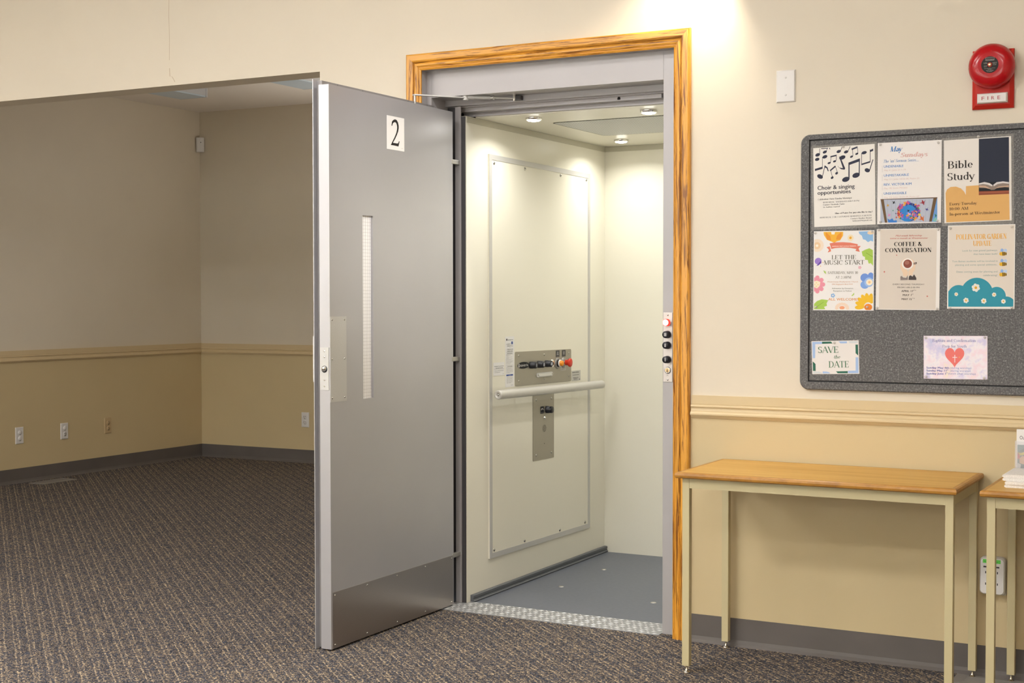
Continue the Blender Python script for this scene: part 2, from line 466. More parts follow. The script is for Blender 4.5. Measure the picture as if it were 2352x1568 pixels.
ART = {
 'choir': [
  ('e','2d3045',1,15.47,248.48,8.57,5.58,0.3),
  ('l','2d3045',1,[(22.48,250.14),(22.86,272.71)],1.58),
  ('e','2d3045',1,13.62,233.1,7.94,5.27,0.2),
  ('e','2d3045',1,40.68,240.14,8.84,5.56,0.3),
  ('l','2d3045',1,[(32.14,240.14),(31.56,204.51)],1.58),
  ('p','2d3045',1,[(5.1,200.72),(32.23,206.95),(32.11,199.5),(4.97,193.25)]),
  ('e','2d3045',1,40.63,256.54,7.57,4.63,0.4),
  ('p','2d3045',1,[(27.57,270.5),(52.2,270.49),(52.16,267.41),(27.52,267.41)]),
  ('l','2d3045',1,[(46.33,257.66),(49.03,268.88)],1.58),
  ('p','2d3045',1,[(56.0,271.44),(58.51,271.25),(59.64,262.84),(55.93,267.13)]),
  ('e','2d3045',1,89.02,255.11,7.81,4.92,0.3),
  ('l','2d3045',1,[(95.28,256.19),(101.1,270.49)],1.87),
  ('e','2d3045',1,114.56,251.99,7.77,4.9,0.3),
  ('l','2d3045',1,[(120.79,253.06),(129.08,270.2)],1.86),
  ('e','2d3045',1,132.98,234.39,5.58,3.37,0.4),
  ('e','2d3045',1,151.03,242.87,5.56,3.36,0.4),
  ('l','2d3045',1,[(137.95,235.87),(137.03,261.65)],1.55),
  ('l','2d3045',1,[(155.37,244.08),(153.15,266.54)],1.54),
  ('p','2d3045',1,[(133.32,262.54),(153.48,268.35),(154.04,262.81),(133.86,256.38)]),
  ('e','2d3045',1,176.32,244.98,9.21,5.18,0.2),
  ('l','2d3045',1,[(167.69,244.09),(167.28,205.91)],1.85),
  ('p','2d3045',1,[(166.07,208.14),(196.88,215.75),(196.83,210.26),(166.02,202.94)]),
  ('l','2d3045',1,[(196.23,211.52),(196.64,254.13)],1.84),
  ('p','2d3045',1,[(195.7,251.77),(207.05,256.99),(206.98,248.8),(195.64,245.69)]),
  ('e','2d3045',1,55.17,217.76,5.67,3.4,0.3),
  ('e','2d3045',1,74.13,222.29,5.65,3.39,0.3),
  ('l','2d3045',1,[(60.23,218.64),(61.83,241.08)],1.57),
  ('l','2d3045',1,[(79.17,223.48),(80.71,243.72)],1.57),
  ('p','2d3045',1,[(59.94,241.22),(81.67,244.88),(81.6,239.96),(59.87,236.59)]),
  ('e','2d3045',1,101.22,233.61,11.23,6.76,0.3),
  ('p','2d3045',1,[(90.02,237.5),(94.08,237.21),(110.71,196.0),(108.15,191.54),(104.41,192.11)]),
  ('p','2d3045',1,[(85.22,207.62),(89.5,199.92),(110.71,196.0),(108.15,191.54),(96.62,193.87),(87.32,201.3)]),
  ('e','2d3045',1,22.79,173.36,10.81,7.16,-0.5),
  ('l','2d3045',1,[(31.71,174.96),(40.52,210.1)],2.22),
  ('p','2d3045',1,[(40.53,210.72),(49.58,203.27),(53.48,189.98),(50.32,189.57),(46.68,199.75),(39.78,203.33)]),
  ('e','2d3045',1,65.13,166.87,5.35,4.03,0.6),
  ('e','2d3045',1,80.76,181.03,5.34,4.02,0.6),
  ('l','2d3045',1,[(66.4,168.02),(59.85,193.89)],1.57),
  ('l','2d3045',1,[(84.23,182.34),(76.41,206.07)],1.57),
  ('p','2d3045',1,[(57.32,193.44),(76.44,208.23),(77.3,202.61),(59.15,188.98)]),
  ('e','2d3045',1,112.4,158.23,13.11,8.34,0.25),
  ('e','2d3045',1,147.71,170.11,13.01,8.3,0.25),
  ('l','2d3045',1,[(123.34,159.68),(124.02,213.54)],4.05),
  ('l','2d3045',1,[(158.56,171.24),(159.78,224.81)],3.4),
  ('p','2d3045',1,[(122.17,214.9),(161.65,226.81),(161.54,217.03),(122.05,205.68)]),
  ('e','2d3045',1,186.14,184.72,9.22,6.73,-0.4),
  ('l','2d3045',1,[(192.86,180.6),(206.1,219.97)],2.76),
  ('t', '26283a', 3, 'sb', 'Choir & singing', 13.44, 127.36, 142.53, 14.37),
  ('t', '26283a', 3, 'sb', 'opportunities', 13.15, 110.96, 129.27, 13.77),
  ('t', '3c3c44', 3, 'f', 'Celebration Choir (Sunday Mornings)', 14.42, 91.98, 131.85, 5.33),
  ('t', '6a6a70', 3, 'f', 'REHEARSAL: THURSDAYS 8:00-9:30 PM', 32.1, 80.92, 157.54, 4.7),
  ('t', '3c3c44', 3, 'f', 'Contact: Elizabeth Clarke', 31.97, 72.82, 107.52, 4.7),
  ('t', '3c3c44', 3, 'fi', 'No Auditions required!', 31.83, 64.84, 91.07, 4.39),
  ('t', '3c3c44', 3, 'fb', 'Hims of Praise: For guys who like to sing !', 73.4, 41.68, 202.59, 5.01),
  ('t', '55555c', 3, 'f', 'REHEARSAL 2 OR 3 SATURDAY MORNINGS A MONTH', 20.4, 29.26, 198.78, 4.72),
  ('t', '3c3c44', 3, 'f', 'Contact: Heather Bryant', 127.24, 21.1, 199.32, 4.67),
  ('t', '55555c', 3, 'f', 'hebryant19@gmail.com', 134.03, 13.42, 201.1, 4.37)],
 'may': [
  ('t', '4f86c4', 3, 'fbi', 'May', 41.16, 242.69, 83.94, 17.04),
  ('t', 'e3bcb8', 3, 'fbi', 'Sundays', 75.94, 222.4, 166.83, 15.17),
  ('t', '5d8fc8', 3, 'fi', "The 'un' Sermon Series....", 20.15, 206.86, 137.3, 9.76),
  ('t', '5b90cc', 3, 'sb', 'UNDENIABLE', 21.16, 189.78, 86.65, 8.24),
  ('t', 'e0c6c2', 3, 's', 'May 4 | John 21:1-19', 22.13, 178.19, 94.21, 5.49),
  ('l','c9c4c4',1,[(15.95,197.12),(16.08,175.15)],0.76),
  ('t', '5b90cc', 3, 'sb', 'UNMISTAKABLE', 21.32, 159.6, 104.8, 8.23),
  ('t', 'e0c6c2', 3, 's', 'May 11 | John 10:22-30, Psalm 23', 22.3, 147.48, 139.15, 5.5),
  ('l','c9c4c4',1,[(16.12,167.22),(16.24,145.24)],0.76),
  ('t', '5b90cc', 3, 'sb', 'REV. VICTOR KIM', 21.5, 129.02, 113.95, 8.24),
  ('t', 'e0c6c2', 3, 's', 'May 18| Guest Minister', 22.47, 117.85, 101.46, 5.49),
  ('l','c9c4c4',1,[(16.29,136.69),(16.42,114.71)],0.76),
  ('t', '5b90cc', 3, 'sb', 'UNSHAKEABLE', 21.67, 98.94, 97.68, 8.24),
  ('t', 'e0c6c2', 3, 's', 'May 25| John 14:23-39, Psalm 67', 22.65, 86.78, 139.52, 5.5),
  ('l','c9c4c4',1,[(16.46,106.16),(16.59,84.17)],0.76),
  ('p','b9bfcf',1,[(10.45,84.33),(198.78,84.55),(199.3,2.75),(10.89,4.79)]),
  ('p','6d9bd6',2,[(195.75,79.97),(198.79,82.99),(199.3,2.75),(181.93,4.27)]),
  ('p','9aa0b2',2,[(33.11,83.55),(33.85,83.52),(34.81,6.25),(34.08,6.27)]),
  ('p','9aa0b2',2,[(46.77,83.07),(47.5,83.04),(48.47,5.87),(47.74,5.89)]),
  ('p','9aa0b2',2,[(61.44,82.56),(62.17,82.53),(63.14,5.47),(62.41,5.49)]),
  ('p','9aa0b2',2,[(76.07,82.05),(76.8,82.02),(77.77,5.06),(77.04,5.08)]),
  ('p','9aa0b2',2,[(89.62,81.58),(90.35,81.55),(91.32,4.69),(90.59,4.71)]),
  ('p','9aa0b2',2,[(103.13,81.11),(103.86,81.08),(104.84,4.32),(104.11,4.34)]),
  ('p','9aa0b2',2,[(116.61,80.64),(117.34,80.61),(118.32,3.94),(117.59,3.96)]),
  ('p','9aa0b2',2,[(130.06,80.17),(130.78,80.15),(131.76,3.57),(131.04,3.59)]),
  ('p','9aa0b2',2,[(142.44,79.74),(143.16,79.72),(144.15,3.23),(143.43,3.25)]),
  ('p','9aa0b2',2,[(159.93,79.13),(160.65,79.11),(161.64,2.75),(160.92,2.77)]),
  ('p','9aa0b2',2,[(172.25,78.7),(172.96,78.68),(173.95,2.41),(173.24,2.43)]),
  ('p','5a4630',3,[(10.45,84.33),(198.78,84.55),(198.8,81.42),(10.46,82.43)]),
  ('p','6b5236',3,[(11.19,83.46),(21.53,83.1),(34.09,4.37),(26.19,4.58)]),
  ('p','6b5236',3,[(186.54,83.42),(197.77,83.02),(181.42,4.29),(172.71,4.53)]),
  ('e','2a3c86',2,105.98,37.92,35.8,31.54,0),
  ('e','2f86cf',3,101.33,34.91,30.12,28.4,0),
  ('p','d9577a',4,[(76.59,50.81),(72.44,53.32),(67.7,53.86),(70.89,57.29),(72.29,61.83),(75.02,57.79),(79.14,55.24)]),
  ('p','e8a03c',4,[(75.89,42.48),(76.77,36.39),(80.11,31.16),(74.07,31.85),(68.39,29.89),(70.19,35.68),(69.36,41.78)]),
  ('p','f0c63c',4,[(134.29,46.98),(132.82,51.94),(129.44,55.89),(134.48,56.05),(138.89,58.38),(138.12,53.34),(139.54,48.37)]),
  ('p','3b7d5c',4,[(75.03,50.52),(72.42,47.17),(71.51,42.96),(68.75,46.4),(64.85,48.38),(68.68,50.21),(71.32,53.54)]),
  ('p','5a4aa0',4,[(134.96,38.07),(130.8,42.19),(125.37,44.19),(130.1,47.25),(133.04,52.11),(135.1,46.63),(139.22,42.48)]),
  ('p','c05a8c',4,[(87.58,65.45),(86.5,59.95),(87.85,54.42),(82.74,56.91),(77.15,57.01),(80.5,61.4),(81.62,66.89)]),
  ('p','e78a5a',4,[(137.13,45.29),(141.39,42.07),(146.52,40.94),(142.64,37.54),(140.61,32.74),(138.07,37.47),(133.83,40.72)]),
  ('p','6c86d8',4,[(110.83,67.55),(105.94,68.24),(101.29,66.78),(102.86,71.44),(102.3,76.41),(106.5,73.65),(111.39,72.91)]),
  ('p','2b2b38',4,[(129.65,28.33),(128.91,33.46),(126.1,37.87),(131.17,37.28),(135.92,38.92),(134.42,34.05),(135.11,28.92)]),
  ('p','e9a7b5',4,[(139.28,42.43),(138.38,36.54),(140.04,30.73),(134.55,33.13),(128.65,32.97),(131.99,37.81),(132.94,43.69)]),
  ('p','a05ac0',4,[(99.97,66.35),(103.25,70.35),(104.48,75.45),(107.74,71.18),(112.42,68.63),(107.71,66.53),(104.4,62.55)]),
  ('p','b8433f',4,[(78.94,44.34),(73.25,43.45),(68.55,40.19),(68.75,46.03),(66.47,51.51),(72.08,49.8),(77.79,50.63)]),
  ('p','8a6ac8',4,[(71.1,34.92),(75.43,35.86),(78.89,38.58),(78.99,34.07),(80.96,29.96),(76.59,31.02),(72.25,30.12)]),
  ('p','d9577a',4,[(103.47,62.04),(98.98,66.59),(93.08,68.87),(98.3,72.12),(101.57,77.35),(103.75,71.36),(108.19,66.76)]),
  ('p','e8a03c',4,[(91.46,62.7),(89.9,67.92),(86.33,72.06),(91.64,72.24),(96.29,74.69),(95.49,69.39),(97.0,64.17)]),
  ('p','f0c63c',4,[(83.14,64.41),(87.67,64.67),(91.6,66.85),(91.01,62.31),(92.4,57.88),(88.12,59.63),(83.58,59.41)]),
  ('p','3b7d5c',4,[(140.55,31.4),(138.38,34.73),(135.06,36.87),(138.67,38.16),(141.34,40.91),(141.91,37.0),(144.04,33.65)]),
  ('p','5a4aa0',4,[(129.14,47.15),(129.35,51.51),(127.71,55.62),(131.86,54.29),(136.11,54.85),(134.07,51.08),(133.82,46.72)]),
  ('p','c05a8c',4,[(72.29,52.75),(75.05,49.91),(78.7,48.47),(75.45,46.49),(73.38,43.26),(72.07,46.98),(69.33,49.85)]),
  ('p','e78a5a',4,[(138.08,39.84),(133.9,36.3),(131.66,31.24),(129.03,36.29),(124.58,39.82),(129.93,41.12),(134.15,44.62)]),
  ('p','6c86d8',4,[(75.96,37.14),(77.82,31.12),(82.0,26.37),(75.84,26.08),(70.46,23.17),(71.34,29.33),(69.54,35.37)]),
  ('p','2b2b38',4,[(97.68,69.04),(97.87,63.68),(100.29,58.82),(95.09,60.01),(89.95,58.88),(92.07,63.72),(91.92,69.08)]),
  ('p','e9a7b5',4,[(82.58,56.55),(78.09,58.62),(73.22,58.6),(76.05,62.5),(76.93,67.31),(80.17,63.51),(84.64,61.39)]),
  ('p','a05ac0',4,[(97.87,61.27),(93.66,59.62),(90.6,56.29),(89.79,60.88),(87.14,64.76),(91.72,64.38),(95.94,65.98)]),
  ('p','b8433f',4,[(67.59,26.84),(68.99,32.4),(67.9,38.12),(73.01,35.31),(78.73,34.92),(75.07,30.6),(73.63,25.06)]),
  ('p','8a6ac8',4,[(70.66,58.2),(74.34,63.14),(75.53,69.25),(79.61,64.36),(85.3,61.59),(79.82,58.84),(76.11,53.94)]),
  ('p','d9577a',4,[(73.57,48.38),(70.35,50.72),(66.5,51.5),(69.36,54.07),(70.82,57.67),(72.78,54.18),(75.98,51.81)]),
  ('p','e8a03c',4,[(123.46,62.5),(126.78,64.3),(128.98,67.39),(130.1,63.64),(132.67,60.66),(128.85,60.52),(125.52,58.75)]),
  ('p','f0c63c',4,[(77.09,54.22),(80.99,55.2),(84.06,57.77),(84.28,53.67),(86.2,49.98),(82.2,50.82),(78.28,49.88)]),
  ('p','3b7d5c',4,[(126.47,50.8),(131.56,54.15),(134.69,59.43),(136.97,53.53),(141.46,49.07),(135.37,48.33),(130.25,45.03)]),
  ('p','5a4aa0',4,[(72.17,52.97),(74.4,56.07),(75.07,59.88),(77.65,56.89),(81.2,55.24),(77.84,53.47),(75.59,50.39)]),
  ('p','c05a8c',4,[(73.8,53.75),(79.0,56.23),(82.59,60.75),(84.02,54.97),(87.72,50.27),(81.88,50.35),(76.66,47.92)]),
  ('p','e78a5a',4,[(75.16,25.52),(72.26,28.93),(68.25,30.82),(72.08,32.81),(74.66,36.27),(75.86,31.99),(78.73,28.56)]),
  ('p','6c86d8',4,[(84.89,50.4),(80.82,49.98),(77.37,47.84),(77.72,51.97),(76.3,55.93),(80.22,54.51),(84.29,54.89)]),
  ('p','2b2b38',4,[(117.81,15.5),(120.77,20.91),(121.15,27.16),(125.79,22.85),(131.73,20.87),(126.71,17.38),(123.7,12.0)]),
  ('p','e9a7b5',4,[(124.53,28.56),(127.24,23.39),(131.81,19.8),(126.33,18.43),(122.02,14.82),(121.74,20.6),(119.07,25.8)]),
  ('p','a05ac0',4,[(143.87,44.11),(142.57,40.06),(143.09,35.77),(139.45,38.11),(135.23,38.7),(138.15,41.71),(139.5,45.74)]),
  ('p','b8433f',4,[(119.84,28.13),(123.8,25.67),(128.34,25.11),(125.25,21.83),(123.86,17.47),(121.28,21.38),(117.34,23.87)]),
  ('p','8a6ac8',4,[(122.01,26.69),(127.53,28.14),(131.83,31.85),(132.19,26.01),(134.95,20.8),(129.28,21.93),(123.75,20.53)]),
  ('p','d9577a',4,[(137.55,34.61),(135.0,31.09),(134.2,26.74),(131.29,30.18),(127.26,32.09),(131.1,34.09),(133.69,37.59)]),
  ('p','e8a03c',4,[(133.0,16.96),(128.32,13.09),(125.77,7.51),(122.93,13.14),(118.05,17.09),(123.99,18.46),(128.71,22.29)]),
  ('p','f0c63c',4,[(143.76,23.77),(138.16,25.99),(132.24,25.62),(135.42,30.61),(136.17,36.57),(140.36,32.14),(145.94,29.87)]),
  ('p','3b7d5c',4,[(123.89,14.98),(120.67,17.28),(116.83,18.01),(119.65,20.61),(121.07,24.22),(123.05,20.77),(126.25,18.44)]),
  ('p','5a4aa0',4,[(140.44,35.75),(137.06,31.38),(135.88,25.89),(132.31,30.36),(127.26,32.94),(132.22,35.34),(135.64,39.68)]),
  ('p','c05a8c',4,[(142.38,56.77),(136.81,54.74),(132.7,50.45),(131.77,56.51),(128.41,61.7),(134.4,61.05),(140.0,63.03)]),
  ('p','e78a5a',4,[(131.2,25.82),(132.65,20.14),(136.32,15.54),(130.59,15.55),(125.48,13.09),(126.56,18.77),(125.16,24.46)]),
  ('p','d9577a',4,[(125.73,22.94),(122.34,26.64),(117.77,28.59),(121.96,31.0),(124.69,35.02),(126.22,30.25),(129.58,26.52)]),
  ('p','c05a8c',4,[(118.91,42.38),(120.43,37.58),(123.8,33.82),(118.9,33.54),(114.64,31.17),(115.29,36.1),(113.81,40.92)]),
  ('p','a05ac0',4,[(116.41,29.05),(113.3,28.37),(110.82,26.41),(110.74,29.66),(109.32,32.63),(112.46,31.86),(115.58,32.51)]),
  ('p','f0c63c',4,[(111.16,35.17),(115.92,33.93),(120.67,34.84),(118.6,30.45),(118.59,25.51),(114.75,28.69),(110.0,29.97)]),
  ('p','6c86d8',4,[(97.33,36.68),(101.79,38.0),(105.2,41.13),(105.65,36.39),(108.03,32.21),(103.38,32.99),(98.91,31.71)]),
  ('p','8a6ac8',4,[(104.83,17.02),(100.03,17.55),(95.53,15.97),(96.94,20.58),(96.26,25.43),(100.44,22.86),(105.24,22.28)]),
  ('p','5a4aa0',4,[(112.3,29.23),(111.94,34.01),(109.61,38.26),(114.28,37.39),(118.8,38.6),(117.1,34.21),(117.42,29.42)]),
  ('p','e9a7b5',4,[(111.1,27.76),(106.06,28.64),(101.2,27.28),(102.99,32.04),(102.6,37.19),(106.84,34.2),(111.87,33.27)]),
  ('p','e8a03c',4,[(96.37,27.91),(100.94,29.62),(104.29,33.15),(105.08,28.2),(107.85,23.98),(102.94,24.47),(98.35,22.81)]),
  ('p','e78a5a',4,[(116.88,16.69),(112.19,16.66),(108.01,14.61),(108.87,19.27),(107.68,23.92),(112.0,21.88),(116.7,21.87)]),
  ('p','b8433f',4,[(126.27,44.44),(125.97,40.66),(127.29,37.06),(123.71,38.32),(119.99,37.95),(121.88,41.17),(122.21,44.94)]),
  ('p','3b7d5c',4,[(114.21,24.27),(113.12,20.95),(113.54,17.43),(110.55,19.36),(107.08,19.84),(109.5,22.31),(110.62,25.62)]),
  ('p','2b2b38',4,[(101.45,38.21),(101.84,42.37),(100.44,46.38),(104.38,44.91),(108.5,45.26),(106.36,41.75),(105.93,37.59)]),
  ('p','d9577a',4,[(120.24,17.31),(116.08,15.54),(113.11,12.13),(112.19,16.69),(109.46,20.51),(114.03,20.25),(118.21,21.97)]),
  ('p','e8a03c',4,[(74.21,30.32),(76.77,27.03),(80.43,25.09),(76.77,23.41),(74.22,20.3),(73.29,24.33),(70.76,27.65)]),
  ('p','2b2b38',4,[(80.74,38.75),(80.2,35.15),(81.23,31.6),(77.85,33.05),(74.23,32.95),(76.27,35.91),(76.85,39.5)]),
  ('p','f0c63c',4,[(71.73,25.19),(76.44,23.37),(81.4,23.72),(78.77,19.54),(78.18,14.56),(74.63,18.23),(69.93,20.08)]),
  ('p','e9a7b5',4,[(85.42,26.09),(83.43,22.95),(82.98,19.21),(80.32,21.97),(76.79,23.37),(79.96,25.29),(81.98,28.41)]),
  ('p','3b7d5c',4,[(81.09,20.87),(80.08,17.27),(80.68,13.53),(77.4,15.45),(73.67,15.81),(76.14,18.55),(77.19,22.14)]),
  ('p','a05ac0',4,[(86.46,19.62),(82.83,21.4),(78.84,21.48),(81.24,24.61),(82.07,28.52),(84.64,25.35),(88.25,23.54)]),
  ('p','5a4aa0',4,[(86.68,24.67),(82.6,26.45),(78.22,26.33),(80.7,29.9),(81.41,34.25),(84.39,30.89),(88.45,29.08)]),
  ('p','b8433f',4,[(74.06,28.48),(70.36,31.48),(65.8,32.66),(69.39,35.54),(71.38,39.73),(73.49,35.45),(77.16,32.41)]),
  ('p','c05a8c',4,[(82.09,24.4),(82.8,28.59),(81.68,32.75),(85.58,30.97),(89.8,31.01),(87.36,27.62),(86.61,23.44)]),
  ('p','8a6ac8',4,[(84.93,36.44),(82.39,33.52),(81.35,29.75),(79.01,33.0),(75.56,34.99),(79.14,36.47),(81.71,39.36)]),
  ('p','e78a5a',4,[(71.71,18.54),(71.17,22.34),(69.09,25.6),(72.86,25.16),(76.39,26.37),(75.27,22.77),(75.77,18.98)]),
  ('p','d9577a',4,[(73.37,41.85),(73.18,36.89),(75.1,32.24),(70.34,33.7),(65.49,33.0),(67.79,37.32),(68.02,42.28)]),
  ('p','6c86d8',4,[(86.92,14.19),(82.69,16.87),(77.78,17.52),(81.17,21.02),(82.72,25.69),(85.46,21.46),(89.66,18.74)]),
  ('p','e8a03c',4,[(84.75,28.08),(81.97,24.96),(80.81,20.9),(78.32,24.44),(74.61,26.63),(78.49,28.18),(81.3,31.27)]),
  ('p','23232a',4,[(49.43,77.81),(53.89,73.71),(58.99,77.16),(57.84,70.86),(62.82,70.84),(56.91,68.86),(52.21,65.99),(53.06,71.18)]),
  ('p','dba63a',4,[(34.14,70.0),(35.46,64.83),(41.02,64.71),(37.01,60.8),(40.75,58.27),(35.31,59.84),(30.35,60.17),(33.57,63.45)]),
  ('p','9c3440',4,[(139.26,67.65),(148.25,68.97),(148.76,78.77),(155.26,70.94),(159.83,77.05),(156.82,67.76),(155.98,59.08),(150.52,65.38)]),
  ('p','45408c',4,[(170.04,51.92),(167.03,47.0),(171.38,42.43),(165.11,42.74),(166.11,37.83),(163.0,43.38),(159.3,47.63),(164.44,47.48)]),
  ('p','3f8f6a',4,[(49.19,45.67),(52.04,45.22),(53.09,48.06),(54.36,45.15),(56.31,46.53),(54.54,44.07),(53.49,41.59),(52.4,43.96)]),
  ('p','d88fc0',4,[(36.74,38.07),(39.52,32.21),(46.09,33.44),(42.31,27.79),(47.32,25.69),(40.55,26.23),(34.63,25.4),(37.64,30.1)]),
  ('p','c65a44',4,[(58.86,22.44),(62.88,21.82),(64.36,25.82),(66.14,21.72),(68.89,23.67),(66.4,20.19),(64.92,16.69),(63.39,20.03)]),
  ('p','2c3a6a',4,[(58.47,35.4),(61.48,34.92),(62.6,37.93),(63.93,34.85),(65.99,36.31),(64.13,33.7),(63.01,31.08),(61.87,33.58)]),
  ('p','cf7040',4,[(135.47,11.02),(145.11,14.62),(143.5,25.74),(152.43,18.49),(156.12,26.42),(154.87,15.29),(155.86,5.34),(148.43,11.13)]),
  ('p','3f7fd0',4,[(34.53,18.96),(41.92,13.46),(51.34,18.47),(55.57,10.96),(66.03,11.72),(66.08,4.33),(37.77,4.58)]),
  ('p','7fc0b8',4,[(186.99,12.48),(193.09,17.52),(198.2,16.33),(198.26,5.9),(185.0,4.71)]),
  ('p','2f7f6a',5,[(190.97,30.1),(198.15,24.67),(193.09,17.52)])],
 'bible': [
  ('p','dfae6a',1,[(4.56,99.17),(9.06,110.94),(20.8,118.73),(38.24,119.02),(54.12,112.21),(64.71,100.61),(69.24,89.93),(70.07,118.84),(110.9,119.67),(110.65,87.27),(205.86,86.95),(206.81,0.87),(5.86,0.36)]),
  ('p','22283a',2,[(112.08,270.85),(206.28,270.46),(206.05,122.9),(110.97,127.99)]),
  ('p','14161e',2,[(110.98,129.47),(206.07,125.85),(205.92,97.27),(110.75,99.17)]),
  ('p','8e4a32',2,[(110.75,99.76),(205.92,97.86),(205.86,86.66),(110.65,87.27)]),
  ('p','b5694a',3,[(110.72,95.6),(205.9,94.33),(205.89,92.56),(110.7,93.52)]),
  ('p','8f7f74',3,[(111.52,124.99),(127.55,127.69),(144.63,123.23),(154.53,115.3),(167.36,124.97),(187.18,126.86),(205.49,122.93),(205.4,106.73),(187.08,110.05),(167.25,107.24),(160.12,102.28),(150.17,102.2),(138.83,108.71),(111.41,110.73)]),
  ('p','d9d4d4',4,[(111.53,125.88),(128.99,129.1),(144.64,124.71),(154.26,117.68),(153.09,113.6),(138.9,119.68),(124.66,122.81),(111.49,121.13)]),
  ('p','d9d4d4',4,[(155.97,118.19),(167.37,126.45),(187.19,128.04),(205.78,124.39),(205.75,119.09),(187.16,122.44),(170.17,120.39),(158.21,113.33)]),
  ('p','c8a58c',4,[(112.04,118.72),(131.75,116.5),(147.36,106.79),(141.66,106.49),(124.58,112.42),(112.0,113.37)]),
  ('p','c8a58c',4,[(161.57,106.05),(172.95,111.97),(205.16,113.82),(205.14,109.7),(175.76,108.28)]),
  ('t', '2a2220', 3, 'f', 'Bible', 11.53, 179.15, 92.17, 24.48),
  ('t', '2a2220', 3, 'f', 'Study', 11.13, 140.2, 99.6, 24.54),
  ('t', '3a2c1c', 3, 'f', 'Every Tuesday', 16.69, 57.44, 104.96, 9.62),
  ('t', '3a2c1c', 3, 'f', '10:00 AM', 16.52, 41.3, 77.19, 9.62),
  ('t', '3a2c1c', 3, 'f', 'In-person at Westminster', 16.93, 24.34, 177.51, 9.63)],
 'music': [
  ('p','f0b63c',1,[(34.01,270.58),(102.66,269.61),(102.24,256.5),(92.22,240.5),(81.35,237.66),(71.43,232.33),(61.04,237.45),(46.24,243.29),(35.7,259.49)]),
  ('p','e8962c',2,[(41.85,270.4),(57.68,255.94),(61.0,240.53),(46.86,243.89),(41.99,257.82)]),
  ('p','e8962c',2,[(96.46,269.15),(81.08,256.97),(78.15,243.24),(92.18,242.95),(98.22,255.06)]),
  ('p','f6efe4',2,[(60.63,269.97),(74.68,269.64),(72.3,261.14),(62.3,261.36)]),
  ('e','f2b33a',2,128.08,248.62,4.33,4.58,0),
  ('e','f3e3bf',1,128.08,248.62,10.52,10.98,0),
  ('p','8fbce8',1,[(155.75,269.61),(204.69,270.29),(205.49,234.54),(197.17,237.75),(188.1,232.77),(178.73,241.17),(171.02,242.85),(167.09,255.09),(158.37,261.35)]),
  ('e','f3d9b8',2,196.59,264.43,10.99,6.05,0),
  ('e','f4e2cd',1,12.42,224.22,22.76,22.27,0),
  ('e','efd0a8',2,11.8,223.62,12.64,12.37,0),
  ('e','faf3e6',3,11.8,223.62,4.43,4.33,0),
  ('p','e2806a',2,[(55.79,230.79),(75.15,234.1),(103.2,234.15),(128.05,232.13),(153.49,226.44),(150.72,209.68),(128.36,214.06),(103.48,215.75),(75.42,214.41),(62.3,211.26)]),
  ('p','e2806a',1,[(45.27,217.74),(56.54,220.61),(61.46,203.56),(49.25,199.44),(54.18,208.32)]),
  ('p','e2806a',1,[(152.99,220.34),(163.78,220.14),(156.24,211.72),(160.77,200.31),(145.88,203.63)]),
  ('t', 'faf0ea', 3, 's', 'HARMONY FIRST CHORUS PRESENTS', 64.41, 218.3, 147.47, 4.31),
  ('p','a9cc58',1,[(166.93,201.13),(179.41,207.63),(193.13,212.27),(204.92,205.66),(206.11,152.09),(198.84,161.4),(191.18,159.97),(187.84,172.3),(178.58,173.36),(178.39,182.56),(170.61,186.36)]),
  ('l','7fa83c',2,[(181.79,196.9),(205.44,182.14)],1.54),
  ('e','9c7ed0',1,16.09,170.17,12.05,11.21,0.4),
  ('p','6a4aa6',2,[(9.88,154.03),(26.21,171.58),(28.18,163.77),(16.23,154.57)]),
  ('e','efb23c',2,24.81,152.59,1.58,1.56,0),
  ('e','efb23c',2,32.91,165.57,1.58,1.56,0),
  ('p','b4d070',2,[(34.78,138.11),(43.37,133.95),(44.43,124.57),(38.04,129.95)]),
  ('e','eab8c4',1,164.28,147.09,2.79,2.78,0),
  ('e','eab8c4',1,162.19,144.18,2.79,2.78,0),
  ('e','eab8c4',1,158.71,145.35,2.79,2.78,0),
  ('e','eab8c4',1,158.64,148.98,2.79,2.78,0),
  ('e','eab8c4',1,162.08,150.05,2.79,2.78,0),
  ('e','eab8c4',1,161.18,147.13,3.1,3.09,0),
  ('e','e996a8',1,34.03,89.23,7.63,7.55,0),
  ('e','e996a8',1,28.53,73.88,7.64,7.57,0),
  ('e','e996a8',1,14.24,65.76,7.67,7.59,0),
  ('e','e996a8',1,-2.16,68.71,7.69,7.59,0),
  ('e','e996a8',1,-12.96,81.37,7.69,7.59,0),
  ('e','e996a8',1,-13.08,97.78,7.68,7.57,0),
  ('e','e996a8',1,-2.49,110.23,7.67,7.55,0),
  ('e','e996a8',1,13.82,112.92,7.64,7.54,0),
  ('e','e996a8',1,28.22,104.62,7.63,7.54,0),
  ('e','e996a8',1,9.82,89.41,24.26,23.95,0),
  ('p','f7e9cf',2,[(2.71,99.86),(11.93,102.93),(24.71,98.1),(22.62,83.96),(13.13,75.51),(2.87,80.0)]),
  ('e','eed28c',3,11.04,95.07,1.91,1.89,0),
  ('e','eed28c',3,16.84,88.73,1.91,1.89,0),
  ('e','eed28c',3,10.51,83.1,1.92,1.89,0),
  ('e','eed28c',3,5.35,89.44,1.92,1.89,0),
  ('e','6f94dc',1,178.28,112.33,14.86,14.24,0),
  ('e','6f94dc',1,198.89,116.76,10.49,12.97,0),
  ('e','7fa6e6',1,178.77,88.13,14.89,13.67,0),
  ('e','9fc0f0',2,192.52,96.71,15.46,16.11,0),
  ('e','f6ead2',3,194.38,96.7,11.13,10.53,0),
  ('e','eec08c',4,194.38,96.7,4.33,4.34,0),
  ('e','8fb6e4',1,73.17,51.22,3.48,3.47,0),
